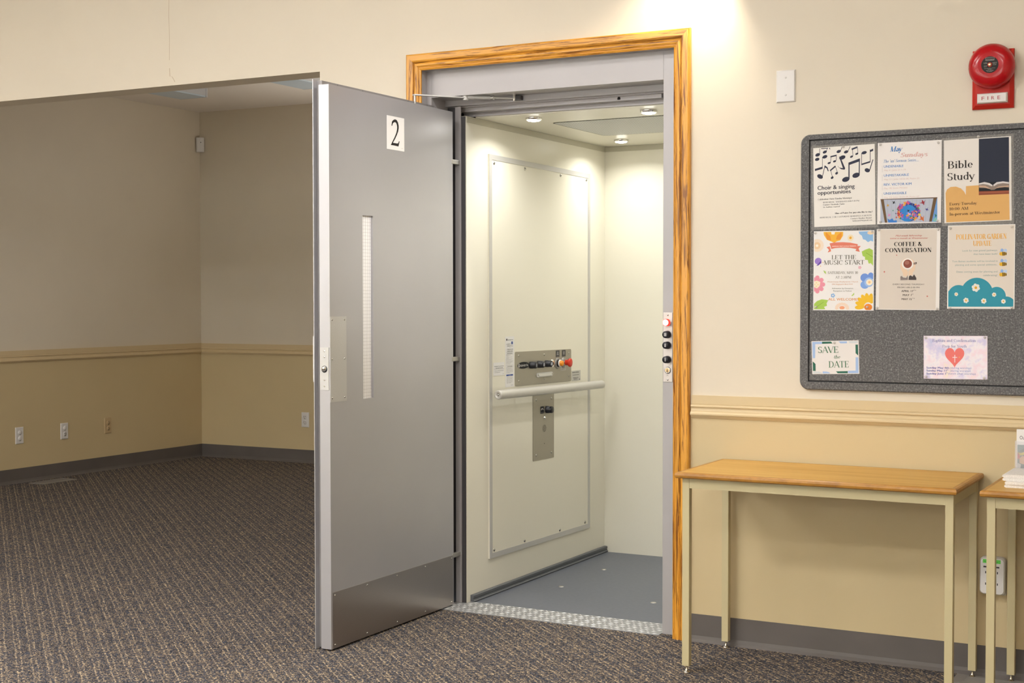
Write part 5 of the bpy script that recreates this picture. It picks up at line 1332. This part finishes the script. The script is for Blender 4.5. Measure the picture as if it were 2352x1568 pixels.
pl_.add([(.822 + .010 * math.cos(t), PY - .0012, .752 + .0065 * math.sin(t)) for t in (PI * i / 8 for i in range(9))] + [(.822 + .006 * math.cos(t), PY - .0012, .752 + .0035 * math.sin(t)) for t in (PI * i / 8 for i in range(9))], [(i, i + 1, 10 + i, 9 + i) for i in range(8)], ink('d8d6d2'))
for dx_ in (-.008, .008): pl_.box(.822 + dx_ - .003, .822 + dx_ + .003, PY - .0013, PY - .0011, .7495, .7535, ink('d8d6d2'))
text_into(pl_, 'PUSH', 's', .813, .737, .831, .004, PY - .0012, ink('77757a')); obj('button_label', pl_, pno)
obj('indicator_light', MB().lathe((.8456, PY, .7139), (0, -1, 0), [(.007, 0), (.0065, .004), (.0035, .007), (.0001, .008)], M_CHROME, 18), pno)
# stickers on the panel
def sticker(x0, x1, z0, z1, m, label, rows, name='sticker'):
    mb = MB(); mb.box(x0, x1, -.0068, -.006, z0, z1, m)
    for r in rows:
        if r[0] == 'bar': mb.box(x0 + (x1 - x0) * r[1], x0 + (x1 - x0) * r[2], -.0071, -.0068, z0 + (z1 - z0) * r[3], z0 + (z1 - z0) * r[4], ink(r[5]))
        else: text_into(mb, r[1], r[0], x0 + (x1 - x0) * r[2], z0 + (z1 - z0) * r[4], x0 + (x1 - x0) * r[3], (z1 - z0) * r[5], -.0073, ink(r[6]))
    return on_wall(name, mb, label)
M_STK = mat('sticker_white', (.78, .77, .77), .4); M_STKS = mat('sticker_silver', (.52, .51, .48), .35, metal=.2)
k = '3c3a3a'
sticker(.4815, .5605, .870, 1.0873, M_STK, 'tall white capacity sticker', [
    ('s', 'savaria', .28, .86, .925, .026, '2c2a2c'), ('bar', .10, .21, .922, .958, '2c2a2c'), ('bar', .68, .84, .845, .900, '2f4f9c'), ('s', 'CAPACITY', .10, .58, .842, .020, k), ('s', '750 lb/341 kg', .18, .82, .806, .020, k), ('s', '+', .46, .54, .776, .016, k), ('s', '1 PERSON AND', .16, .86, .738, .020, k), ('s', 'WHEELCHAIR', .18, .82, .702, .020, k),
    ('bar', .10, .86, .688, .690, k), ('sb', 'MAINTENANCE', .18, .78, .658, .014, k), ('bar', .10, .86, .650, .652, k),
    *[('s', t, .10, e, .63 - i * .0195, .009, k) for i, (t, e) in enumerate((('Refer to owner', .6), ('manual for', .4), ('operation and care of this', .76), ('equipment.', .4), ('Keep area around unit clear.', .8), ('Do not use in case', .64), ('of fire. Keep arms and hands', .86), ('away from the moving parts.', .8), ('Call your dealer', .66), ('for service.', .5)))],
    ('bar', .10, .86, .430, .432, k), ('sb', 'REPORT ISSUES', .22, .76, .402, .014, k), ('bar', .10, .86, .394, .396, k),
    *[('s', t, .10, e, .368 - i * .0185, .009, k) for i, (t, e) in enumerate((('This unit must be', .66), ('inspected by a qualified person', .86), ('before it is put into service', .8), ('and at the intervals that are', .88), ('set out by the local rules', .84), ('that apply.', .5)))],
    ('bar', .10, .86, .222, .250, '2f4f9c'), ('sb', 'NOTICE', .36, .62, .229, .012, 'c8cce0'), *[('s', t, .14, e, .198 - i * .0195, .009, k) for i, (t, e) in enumerate((('This lift must only be used', .80), ('by persons who were shown', .84), ('how to use it. Hold the', .78), ('button until the car has', .8), ('come to a stop at the', .78), ('landing. Close all doors', .8), ('after leaving it.', .68)))], ('s', '000795', .60, .86, .030, .010, k)])
sticker(.3752, .473, .9237, .9797, M_STK, 'small white instruction sticker', [('sb', 'Emergency Communications', .1, .92, .70, .055, k), ('sb', 'Operating Instructions', .2, .84, .56, .055, k), ('bar', .06, .96, .50, .51, k), ('s', 'Press the button and speak', .1, .9, .36, .05, k), ('s', 'to the operator.', .1, .6, .24, .05, k), ('s', '000-12', .82, .96, .10, .035, k)])
sticker(1.131, 1.2275, .8632, .9118, M_STKS, 'small silver notice sticker', [('sb', 'NORMAL ATTENTION', .06, .80, .78, .10, k), ('sb', 'NO SMOKING ALLOWED', .1, .82, .54, .07, k), ('sb', 'AUTHORIZED USE', .14, .72, .28, .08, k), ('sb', 'MAXIMUM 2', .22, .64, .14, .08, k), ('bar', .86, .93, .08, .15, k)])
# ------------------------------------------------------------------ things on the wall to the right
def plate(mb, x0, x1, z0, z1, d, m, bev=.004):
    """a wall plate with chamfered rim, its back at y = 0"""
    o = [(x0, 0, z0), (x1, 0, z0), (x1, 0, z1), (x0, 0, z1)]
    a = [(x0 + .0005, -d * .45, z0 + .0005), (x1 - .0005, -d * .45, z0 + .0005), (x1 - .0005, -d * .45, z1 - .0005), (x0 + .0005, -d * .45, z1 - .0005)]
    b = [(x0 + bev, -d, z0 + bev), (x1 - bev, -d, z0 + bev), (x1 - bev, -d, z1 - bev), (x0 + bev, -d, z1 - bev)]
    v = o + a + b
    f = [(i, (i + 1) % 4, 4 + (i + 1) % 4, 4 + i) for i in range(4)] + [(4 + i, 4 + (i + 1) % 4, 8 + (i + 1) % 4, 8 + i) for i in range(4)] + [(8, 9, 10, 11), (3, 2, 1, 0)]
    return mb.add(v, f, m)

wp = thing('wall_plate', 'white blank wall plate high on the wall between casing and bell', 'wall plate', (.3437, 0, 1.9915))
m_ = MB(); plate(m_, -.0345, .0345, -.0565, .0565, .007, M_WHITE)
m_.lathe((.0005, -.007, .0005), (0, -1, 0), [(.0075, -.0003), (.0072, .0006), (.0066, -.0002), (.0001, -.0002)], M_WHITE, 24)
obj('cover', m_, wp)
for z in (.030, -.0305): obj('screw', MB().lathe((0, -.007, z), (0, -1, 0), [(.0038, 0), (.0034, .0012), (.0015, .0014), (.0001, .0006)], M_WHITE, 14), wp)

# fire bell
fb = thing('fire_bell', 'red fire alarm bell with a white FIRE nameplate on the right wall', 'alarm bell', (1.0415, 0, 1.964))
b = MB(); plate(b, -.0655, .0655, -.096, .096, .020, M_REDPL, .012)
obj('back_plate', b, fb)
g = MB(); g.lathe((0, -.030, .0385), (0, -1, 0), [(.0690, -.002), (.0725, 0), (.0735, .004), (.0725, .012), (.069, .022), (.062, .031), (.052, .037), (.042, .0395), (.036, .0400), (.0001, .0402)], M_RED, 64)
g.cyl((0, -.02, .0385), (0, -.05, .0385), .03, M_REDPL, 20)
go = obj('gong', g, fb)
lb = MB(); lb.add([(a, -.0706, c) for a, c in circ(0, .0385, .0268, .0268, 40)], [list(range(40))], ink('23201f'))
yy = -.0708; wt = ink('c9c4bd')
lb.add([(x, yy, z) for x, z in ((-.0135, .062), (.0135, .062), (.0135, .0515), (-.0135, .0515))], [(0, 1, 2, 3)], wt); lb.add([(x, yy - .0001, z) for x, z in ((-.0128, .0613), (.0128, .0613), (.0128, .0522), (-.0128, .0522))], [(0, 1, 2, 3)], ink('23201f'))
text_into(lb, 'EDWARDS', 'sb', -.011, .0534, .012, .0028, yy - .0002, wt); lb.box(-.012, .012, yy - .0003, yy - .0001, .0575, .0602, ink('4a4644'))
for s_, x0, z0, x1, c_ in (('AC BELL', -.020, .0445, -.008, .002), ('VOLTS 120', -.019, .0415, -.008, .002), ('.09 AMP', -.019, .0345, -.009, .002), ('60 HZ', -.018, .0315, -.010, .002), ('INDOOR USE', .008, .0435, .022, .002), ('MODEL 340', .009, .040, .021, .002), ('FIRE ALARM', .010, .0365, .020, .002), ('FOR ALARM SIGNAL USE ONLY', -.017, .0262, .017, .0017), ('DO NOT', -.006, .0225, .006, .002), ('PAINT THIS BELL', -.0115, .0188, .0125, .0022), ('IN CANADA', -.008, .0155, .008, .0018)):
    text_into(lb, s_, 's', x0, z0, x1, c_, yy, wt)
obj('maker_label', lb, go)
nt_ = MB(); nt_.lathe((0, -.0706, .0385), (0, -1, 0), [(.0075, 0), (.0072, .0006)], M_REDPL, 20); nt_.lathe((0, -.0706, .0385), (0, -1, 0), [(.0055, .0006), (.005, .004), (.003, .005), (.0001, .0048)], mat('brass_nut', (.66, .55, .36), .3, metal=.9), 16)
obj('centre_nut', nt_, go)
fp = MB(); v0 = (-.0465, .0485, -.0795, -.0470); v1 = (-.0445, .0395, -.0765, -.0490)
vv = [(v0[0], -.0195, v0[2]), (v0[1], -.0195, v0[2]), (v0[1], -.0195, v0[3]), (v0[0], -.0195, v0[3]), (v0[0], -.027, v0[2]), (v0[1], -.027, v0[2]), (v0[1], -.027, v0[3]), (v0[0], -.027, v0[3]), (v0[0] + .003, -.034, v0[2] + .003), (v0[1] - .004, -.034, v0[2] + .003), (v0[1] - .004, -.034, v0[3] - .003), (v0[0] + .003, -.034, v0[3] - .003)]
fp.add(vv, [(i, (i + 1) % 4, 4 + (i + 1) % 4, 4 + i) for i in range(4)] + [(4 + i, 4 + (i + 1) % 4, 8 + (i + 1) % 4, 8 + i) for i in range(4)] + [(8, 9, 10, 11)], M_WHITE)
fx = -.031
for ch, wd in (('F', .0085), ('I', .0022), ('R', .0095), ('E', .0085)):
    text_into(fp, ch, 's', fx, -.0692, fx + wd, .0120, -.0343, ink('b03a48')); fx += wd + .0098
tag(obj('nameplate', fp, fb), 'white FIRE nameplate')

# bulletin board
bx0, bx1, bz0, bz1 = .4025, 1.622, .932, 1.8165
bd = thing('bulletin_board', 'large grey felt bulletin board with rounded corners on the right wall', 'bulletin board', (bx0 + .61, 0, bz0))
boff = (-(bx0 + .61), 0, -bz0)
fr_ = MB()
outer = rrect(bx0, bx1, bz0, bz1, .032, 8); n = len(outer)
ix0, ix1, iz0, iz1 = bx0 + .0295, bx1 - .0295, bz0 + .0285, bz1 - .0175
inner = []
for i, (x, z) in enumerate(outer):
    q = i // (n // 4); inner.append(((ix1, iz1), (ix0, iz1), (ix0, iz0), (ix1, iz0))[q])
def loop(pts, y): return [(x, y, z) for x, z in pts]
oin = rrect(bx0 + .004, bx1 - .004, bz0 + .004, bz1 - .004, .028, 8)
v = loop(outer, -.0008) + loop(outer, -.014) + loop(oin, -.0185) + loop(inner, -.0185) + loop(inner, -.010)
f = []
for k in range(4): f += [(k * n + i, k * n + (i + 1) % n, (k + 1) * n + (i + 1) % n, (k + 1) * n + i) for i in range(n)]
fr_.add(v, f, M_FELT); obj('border', fr_, bd, boff)
pn_ = MB(); pn_.box(ix0, ix1, -.010, -.002, iz0, iz1, M_FELT_DARK); pn_.box(ix0 + .0045, ix1 - .0045, -.0175, -.010, iz0 + .0045, iz1 - .0045, M_FELT, .0015)
obj('felt_panel', pn_, bd, boff)

POSTERS = {
 'choir': (.5556, 1.6348, .2122, .2725, .0188, 'white choir poster with dark music notes, top left on the board', 'f0ece6'),
 'may': (.7755, 1.6378, .2115, .2740, -.0013, 'white sermon series poster with a mural photo along its foot', 'f2eeec'),
 'bible': (.9966, 1.6369, .2130, .2732, .0155, 'cream and tan Bible Study poster with an open book photo', 'ece6e0'),
 'music': (.5551, 1.3449, .2096, .2732, -.0041, 'white concert poster bordered with colourful flowers', 'f1efee'),
 'coffee': (.7730, 1.3473, .2113, .2729, -.0082, 'beige poster with two hands around a coffee cup', 'f0ece8'),
 'pollinator': (1.0099, 1.3526, .2132, .2750, -.0017, 'cream garden poster with bees and a teal hill of daisies', 'f1eeea'),
 'save': (.5284, 1.0465, .1644, .1149, .0317, 'small SAVE the DATE card with green and blue shapes', 'eae6e4'),
 'baptism': (.9308, 1.0536, .2059, .1436, .0093, 'pastel card with a red heart and white cross', None),
}
def m_water():
    m, nt, b = newmat('watercolour_card')
    tc = N(nt, 'ShaderNodeTexCoord'); n1 = N(nt, 'ShaderNodeTexNoise', i_Scale=14.0, i_Detail=5.0, i_Roughness=.6)
    nt.links.new(tc.outputs['Object'], n1.inputs['Vector'])
    nt.links.new(ramp(nt, n1.outputs['Fac'], [(.28, lin('aebfe6')), (.42, lin('d9d2ee')), (.5, lin('efeaf2')), (.58, lin('f0dcea')), (.72, lin('f3ead2'))]), b.inputs['Base Color'])
    b.inputs['Roughness'].default_value = .55
    return m
PY_ = -.0178
for key, (px, pz, pw, ph_, pa, plabel, pc) in POSTERS.items():
    mb = MB()
    pm = m_water() if pc is None else ink(pc)
    mb.box(-pw / 2, pw / 2, -.0010, -.0004, -ph_ / 2, ph_ / 2, pm)
    if pc is None:
        for a in ((-pw / 2, pw / 2, -ph_ / 2, -ph_ / 2 + .002), (-pw / 2, pw / 2, ph_ / 2 - .002, ph_ / 2), (-pw / 2, -pw / 2 + .002, -ph_ / 2, ph_ / 2), (pw / 2 - .002, pw / 2, -ph_ / 2, ph_ / 2)): mb.box(a[0], a[1], -.0011, -.001, a[2], a[3], ink('eadcea'))
    art_into(mb, ART[key], -pw / 2, -ph_ / 2, -.0010)
    o = obj('poster' if ph_ > .2 else 'notice_card', mb, None, (px, PY_, pz), (0, -pa, 0))
    tag(o, plabel, 'poster' if ph_ > .2 else 'card', 'posters on the bulletin board' if ph_ > .2 else 'cards on the bulletin board')
    if key in ('choir', 'bible'):
        s_ = MB(); s_.slab(rrect(-pw / 2 - .0085, pw / 2 + .008, -ph_ / 2 - .010, ph_ / 2 + .008, .004), -.0004, 0, M_SLEEVE)
        tag(obj('laminate_sleeve', s_, o), 'clear laminate margin')

PINS = {'choir': [(.5529, 1.7683, 'top centre')], 'may': [(.6792, 1.7689, 'top left corner'), (.8712, 1.7655, 'top right corner'), (.6816, 1.5077, 'bottom left corner'), (.87, 1.5072, 'bottom right corner')],
 'bible': [(.999, 1.7785, 'top centre')], 'music': [(.4571, 1.4756, 'top left corner'), (.6535, 1.4758, 'top right corner'), (.4604, 1.2197, 'bottom left corner'), (.6382, 1.2201, 'bottom right corner')],
 'coffee': [(.6762, 1.4814, 'top left corner'), (.8726, 1.4789, 'top right corner'), (.6722, 1.2171, 'bottom left corner'), (.8717, 1.2145, 'bottom right corner')],
 'pollinator': [(.9122, 1.4809, 'top left corner'), (1.1067, 1.4812, 'top right corner'), (.912, 1.2176, 'bottom left corner'), (1.1088, 1.2186, 'bottom right corner')],
 'save': [(.5261, 1.0972, 'top edge')], 'baptism': [(.8357, 1.1178, 'top left corner'), (1.0252, 1.121, 'top right corner'), (.8367, .9878, 'bottom left corner'), (1.0241, .9881, 'bottom right corner')]}
PNAME = {'choir': 'the music notes poster', 'may': 'the sermon series poster', 'bible': 'the Bible Study poster', 'music': 'the flower bordered poster', 'coffee': 'the coffee cup poster', 'pollinator': 'the bees and daisies poster', 'save': 'the SAVE the DATE card', 'baptism': 'the red heart card'}
pin0 = None
for key, lst in PINS.items():
    for x, z, where in lst:
        lab = 'clear push pin at the %s of %s' % (where, PNAME[key])
        if pin0 is None:
            pmb = MB(); pmb.lathe((0, 0, 0), (0, -1, 0), [(.0045, .0008), (.0048, .0016), (.0024, .0028), (.0020, .006), (.0034, .0075), (.0036, .0088), (.0001, .0092)], M_PIN, 16); pmb.lathe((0, 0, 0), (0, -1, 0), [(.0011, 0), (.0011, .0032), (.0001, .0034)], M_SCREWD, 8)
            pin0 = o = obj('push_pin', pmb)
        else:
            o = pin0.copy(); COL.objects.link(o)
        o.location = (x, PY_ - .0012, z); tag(o, lab, 'push pin', 'clear push pins on the bulletin board')

# ------------------------------------------------------------------ the two side tables
M_FOOT = mat('leveller_nickel', (.62, .58, .50), .22, metal=1)
def make_table(label, loc):
    """origin on the floor at the front left corner of the top"""
    t = thing('side_table', label, 'table', loc, group='side tables along the right wall')
    W_, D_ = .900, .445
    zt, zb = .674, .6545
    prof = [(0, zb), (.006, zb), (.0005, zb + .004), (-.0025, zb + .010), (-.001, zt - .003), (.003, zt), (.012, zt)]
    # worn bullnose lip around a laminate top
    lip = MB(); r_out = [(0, zb), (-.004, zb + .003), (-.0055, zb + .0095), (-.004, zt - .003), (0, zt), (.011, zt)]
    def ringpt(p, c):
        sx = (1, -1)[c in (1, 2)]; sy = (1, -1)[c in (2, 3)]
        return ((0 if sx == 1 else W_) + sx * p[0], (0 if sy == 1 else D_) + sy * p[0], p[1])
    n = len(r_out); vv = []; ff = []
    for c_ in range(4): vv += [ringpt(p, c_) for p in r_out]
    for c_ in range(4):
        d_ = (c_ + 1) % 4
        ff += [(c_ * n + i, d_ * n + i, d_ * n + i + 1, c_ * n + i + 1) for i in range(n - 1)]
    lip.add(vv, ff, M_LAMEDGE)
    top = MB(); top.box(.011, W_ - .011, .011, D_ - .011, zb + .001, zt + .0003, M_LAM); top.box(.002, W_ - .002, .002, D_ - .002, zb, zb + .001, M_LAMEDGE)
    to = obj('tabletop', top, t); obj('edge_band', lip, to)
    x0, x1, y0, y1, L = .012, .8915, .022, .4315, .0248
    rl_ = MB()
    rl_.box(x0 + L, x1 - L, y0 + .0012, y0 + .0152, .6195, zb, M_LEG); rl_.box(x0 + L, x1 - L, y1 - .0152, y1 - .0012, .6195, zb, M_LEG)
    rl_.box(x0 + .0012, x0 + .0152, y0 + L, y1 - L, .6195, zb, M_LEG); rl_.box(x1 - .0152, x1 - .0012, y0 + L, y1 - L, .6195, zb, M_LEG)
    obj('apron', rl_, t)
    for lx in (x0, x1 - L):
        for ly in (y0, y1 - L):
            lo = obj('leg', MB().box(lx, lx + L, ly, ly + L, .0235, zb, M_LEG, .0012), t)
            cx, cy = lx + L / 2, ly + L / 2
            obj('leveller_foot', MB().lathe((cx, cy, 0), (0, 0, 1), [(.0118, .0005), (.0122, .002), (.0095, .0045), (.006, .0065), (.0045, .010), (.0035, .0125), (.0035, .0236)], M_FOOT, 24), lo)
    return t
t1 = make_table('oak topped tan metal table standing beside the oak door casing', (.1185, -.4575, 0))
t2 = copy_thing(t1, (1.0945, -.4525, -.0), (0, 0, 0), 'second oak topped table at the right edge, holding a stack of napkins')

# folded napkins and a brochure holder on the second table
M_NAP = mat('speckled_napkin', (.78, .75, .71), .8, bump=.8, bscale=300, mottle=.10, mscale=260)
for i, (x, y, a) in enumerate(((1.1435, -.358, .02), (1.1455, -.360, -.015), (1.1375, -.352, .012), (1.1365, -.350, -.01))):
    mb = MB(); z = 0
    mb.sweep([(0, .0047), (.0015, .0080), (.007, .0094), (.1, .0096), (.192, .0094), (.196, .0075), (.197, .0047), (.196, .002), (.192, .0002), (.007, 0), (.0015, .0015)], [lambda p, Y=Y: (p[0], Y, p[1]) for Y in (0, .012, .18, .19)], M_NAP, smooth=False)
    o = obj('folded_napkin', mb, None, (x, y, .6746 + i * .0098), (0, 0, a))
    tag(o, ('bottom', 'second lowest', 'second highest', 'top')[i] + ' speckled white napkin in the stack on the second table', 'napkin', 'folded napkins stacked on the second table')

bh = thing('brochure_holder', 'clear acrylic brochure holder behind the napkin stack at the right edge', 'brochure holder', (1.1395, -.115, .6743))
h_ = MB()
h_.box(0, .112, -.018, -.0165, 0, .122, M_ACRYLIC); h_.box(0, .112, .020, .0215, 0, .150, M_ACRYLIC); h_.box(0, .112, -.018, .0215, 0, .002, M_ACRYLIC)
h_.box(0, .0015, -.0165, .020, .002, .122, M_ACRYLIC); h_.box(.1105, .112, -.0165, .020, .002, .122, M_ACRYLIC)
obj('pocket', h_, bh)
br = MB(); br.box(.004, .106, -.012, .004, .0025, .1585, ink('efecea'))
text_into(br, 'Our', 's', .0135, .1275, .0335, .012, -.0123, ink('5a5658'))
for pts, c_ in (([(.007, .018), (.103, .018), (.103, .110), (.007, .110)], '3f5a54'), ([(.007, .085), (.04, .110), (.007, .110)], '5f8480'), ([(.014, .076), (.026, .078), (.032, .090), (.018, .084), (.008, .086)], 'd8c23a'), ([(.007, .064), (.015, .066), (.014, .082), (.007, .084)], 'b8433c'), ([(.014, .052), (.034, .046), (.036, .070), (.022, .076), (.013, .066)], 'd8a878'), ([(.007, .034), (.016, .030), (.018, .048), (.008, .052)], 'c9c4ba'), ([(.02, .018), (.05, .018), (.05, .03), (.022, .032)], 'dcd6cc')):
    br.add([(x, -.0122 - .0001 * (c_ != '3f5a54'), z) for x, z in pts], [list(range(len(pts)))], ink(c_))
tag(obj('brochure', br, None, (1.1395, -.115, .6743)), 'white brochure with a colourful photo inside the clear holder', 'brochure')

# power outlet adapter low on the wall
ad = thing('outlet_adapter', 'white plug-in power outlet adapter low on the wall between the tables', 'power adapter', (1.0585, 0, .341))
m_ = MB(); m_.slab(rrect(-.034, .040, -.066, .050, .004), -.012, 0, M_WHITE); obj('wall_plate', m_, ad)
body = MB()
lp_ = [(rrect(-.040, .040, -.0615, .0615, .014, 6), -.012), (rrect(-.040, .040, -.0615, .0615, .014, 6), -.036), (rrect(-.036, .036, -.0575, .0575, .012, 6), -.044)]
n = len(lp_[0][0]); v = []
for pts, y in lp_: v += [(x, y, z) for x, z in pts]
body.add(v, [(k * n + i, k * n + (i + 1) % n, (k + 1) * n + (i + 1) % n, (k + 1) * n + i) for k in range(2) for i in range(n)] + [list(range(2 * n, 3 * n)), list(range(n))[::-1]], M_WHITE)
for a in ((-.0275, -.014, .0265, .0325), (.008, .0225, .0265, .0325)):
    body.box(a[0], a[1], -.0443, -.044, a[2], a[3], ink('3a3438')); body.box(a[0] + .0005, a[1] - .0005, -.0444, -.0443, a[2], a[2] + .0016, ink('b8b2b4'))
for dz in (.008, -.0295):
    for x in (-.0215, .0155): body.box(x, x + .0028, -.0443, -.044, dz, dz + .0075, M_VOID)
    body.poly([(a, -.0442, c) for a, c in circ(.0085, dz - .009, .0026, .003, 12)], M_VOID)
bo = obj('body', body, ad)
ro = MB(); ro.sweep([(0, 0), (.0, .0006), (.001, .0006), (.001, 0)], [lambda p, P=P: (P[0] - p[0] * 0, -.044 - p[1], P[1]) for P in [(-.028, .0395), (.026, .0395)]], M_WHITE)
lbl = MB(); lbl.box(-.0295, .0265, -.0446, -.044, .0425, .0545, ink('66d254'))
text_into(lbl, "v.", 'sb', -.025, .046, -.019, .004, -.0449, M_INKBLACK); text_into(lbl, "rr", 'sb', .010, .046, .020, .004, -.0449, M_INKBLACK)
tag(obj('label_tape', lbl, bo), 'bright green label tape')

# floor registers
def register(label, loc, rot, LN, WD, n):
    t = thing('floor_register', label, 'floor vent', loc, rot, 'metal floor registers in the carpet')
    f_ = MB()
    for a in ((0, LN, 0, .022), (0, LN, WD - .022, WD), (0, .034, .022, WD - .022), (LN - .034, LN, .022, WD - .022)): f_.box(a[0], a[1], a[2], a[3], -.004, .0035, M_REG)
    f_.box(.03, LN - .03, .02, WD - .02, -.004, -.0005, M_VOID)
    obj('frame', f_, t)
    s_ = MB(); st_ = (WD - .044) / n
    for i in range(n): s_.box(.034, LN - .034, .022 + i * st_ + st_ * .3, .022 + (i + 1) * st_ - st_ * .1, -.002, .003, M_REG)
    obj('louvres', s_, t)
    return t
M_REG = mat('register_bronze', (.33, .31, .285), .42, metal=.4)
register('brown metal floor vent under the gap between the two tables', (.9475, -.140, 0), (0, 0, 0), .34, .113, 9)

# ------------------------------------------------------------------ the dim alcove on the left
def outlet(label, loc, rot, kind, m, cat='outlet'):
    t = thing('wall_outlet', label, cat, loc, rot, 'outlets low on the alcove walls')
    p = MB(); plate(p, -.0352, .0352, -.057, .057, .006, m); p.lathe((0, -.006, 0), (0, -1, 0), [(.003, 0), (.0025, .001), (.0001, .0012)], m, 10)
    obj('cover', p, t)
    for z in (.0205, -.0205):
        r = MB(); r.lathe((0, -.005, z), (0, -1, 0), [(.0172, 0), (.0168, .0022), (.0001, .0022)], m, 24)
        used = kind == 'caps' or (kind == 'half' and z > 0)
        if kind == 'tan': r.box(-.002, .002, -.0076, -.0072, z + .004, z + .009, M_VOID)
        elif not used:
            for x in (-.0062, .0062): r.box(x - .0016, x + .0016, -.0076, -.0072, z + .001, z + .009, M_VOID)
        r.lathe((0, -.0072, z - (.009 if not used else .013)), (0, -1, 0), [(.0028, .0003), (.0001, .0004)], M_VOID, 10)
        ro_ = obj('receptacle', r, t)
        if used: obj('safety_cap', MB().lathe((.001, -.0072, z + .001), (0, -1, 0), [(.0135, 0), (.013, .003), (.011, .0042), (.0001, .0044)], M_WHITE, 20), ro_)
    return t
outlet('white outlet with two safety caps, nearest on the left wall', (LX, 2.0537, .323), FACE_X, 'caps', M_WHITE)
outlet('white outlet with one safety cap on the left wall', (LX, 2.4606, .320), FACE_X, 'half', M_WHITE)
outlet('tan coloured jack plate nearest the corner on the left wall', (LX, 2.8852, .3255), FACE_X, 'tan', M_TANPL, 'wall plate')
outlet('white outlet on the far wall beside the open steel door', (-4.6435, BY, .329), (0, 0, 0), 'open', M_WHITE)
register('grey metal floor vent flush in the carpet by the left wall', (-5.447, 2.064, 0), (0, 0, PI / 2), .305, .138, 5)

ms = thing('motion_sensor', 'small white motion sensor high in the corner of the alcove', 'motion sensor', (LX + .028, BY - .028, 2.464), (0, 0, PI / 4))
s_ = MB(); s_.sweep([(-.030, .012), (-.030, -.014), (-.018, -.022), (0, -.025), (.018, -.022), (.030, -.014), (.030, .012)], [lambda p, Z=Z: (p[0], p[1], Z) for Z in (-.056, .056)], M_WHITE)
obj('housing', s_, ms)
obj('lens_dot', MB().lathe((.004, -.0242, .018), (0, -1, 0), [(.0035, 0), (.0035, .002), (.0001, .002)], M_VOID, 12), ms)

M_FIXT = mat('light_housing_white', (.52, .52, .53), .4); M_DIFF = mat('unlit_diffuser', (.52, .60, .66), .35)
def alcove_light(label, x0, x1, y0, y1):
    t = thing('ceiling_light', label, 'ceiling light', ((x0 + x1) / 2, (y0 + y1) / 2, BZ), group='unlit ceiling lights in the alcove')
    hx, hy = (x1 - x0) / 2, (y1 - y0) / 2
    h_ = MB(); h_.box(-hx, hx, -hy, hy, -.055, 0, M_FIXT); h_.box(-hx - .002, hx + .002, hy - .012, hy + .002, -.064, 0, M_FIXT); h_.box(-hx - .002, hx + .002, -hy - .002, -hy + .012, -.064, 0, M_FIXT); obj('housing', h_, t)
    obj('diffuser', MB().box(-hx + .003, hx - .003, -hy + .012, hy - .012, -.0635, -.055, M_DIFF), t)
alcove_light('unlit white ceiling light box, the left one in the alcove', -4.985, -4.745, 1.72, 2.935)
alcove_light('unlit bluish ceiling light box above the open steel door, right one', -3.934, -3.70, 1.74, 2.965)

# ------------------------------------------------------------------ the hall's lamps overhead, with the added spotlight
M_TROF = emit('troffer_diffuser', 'fff2dc', 2.0)
tr0 = None
for i, (tx, ty) in enumerate(TROFFERS):
    lab = 'lit white ceiling troffer of the hall'
    if tr0 is None:
        tr0 = thing('ceiling_troffer', lab, 'ceiling light', (tx, ty, HALL_Z), group='lit troffers on the hall ceiling')
        f_ = MB()
        for a in ((-.61, .61, -.31, -.28), (-.61, .61, .28, .31), (-.61, -.58, -.28, .28), (.58, .61, -.28, .28)): f_.box(a[0], a[1], a[2], a[3], -.06, 0, M_FIXT)
        obj('frame', f_, tr0); obj('diffuser', MB().box(-.58, .58, -.28, .28, -.05, -.04, M_TROF), tr0)
    else: copy_thing(tr0, (tx, ty, HALL_Z), (0, 0, 0), lab)
ss = thing('spotlight', 'ceiling spotlight aimed down the wall above the oak casing', 'spotlight', (SPOT[0], SPOT[1], HALL_Z))
s_ = MB(); s_.cyl((0, 0, 0), (0, 0, -.012), .05, M_WHITE, 28); s_.cyl((0, 0, -.012), (0, 0, SPOT[2] + .10 - HALL_Z), .008, M_WHITE, 12); obj('stem', s_, ss)
s_ = MB(); zz = SPOT[2] - HALL_Z; s_.lathe((0, 0, zz), (0, 0, 1), [(.042, -.005), (.040, -.005), (.038, .03), (.022, .05), (.022, .052), (.04, .04), (.044, .03), (.042, -.005)], M_WHITE, 28, caps=False); s_.cyl((0, 0, zz + .05), (0, 0, zz + .10), .024, M_WHITE, 20); obj('lamp_head', s_, ss)

copy_thing(ss, (FILL_SPOT[0], FILL_SPOT[1], FILL_SPOT[2] - SPOT[2] + HALL_Z), (0, 0, 0), 'added unseen ceiling spotlight, aimed across at the open steel door')
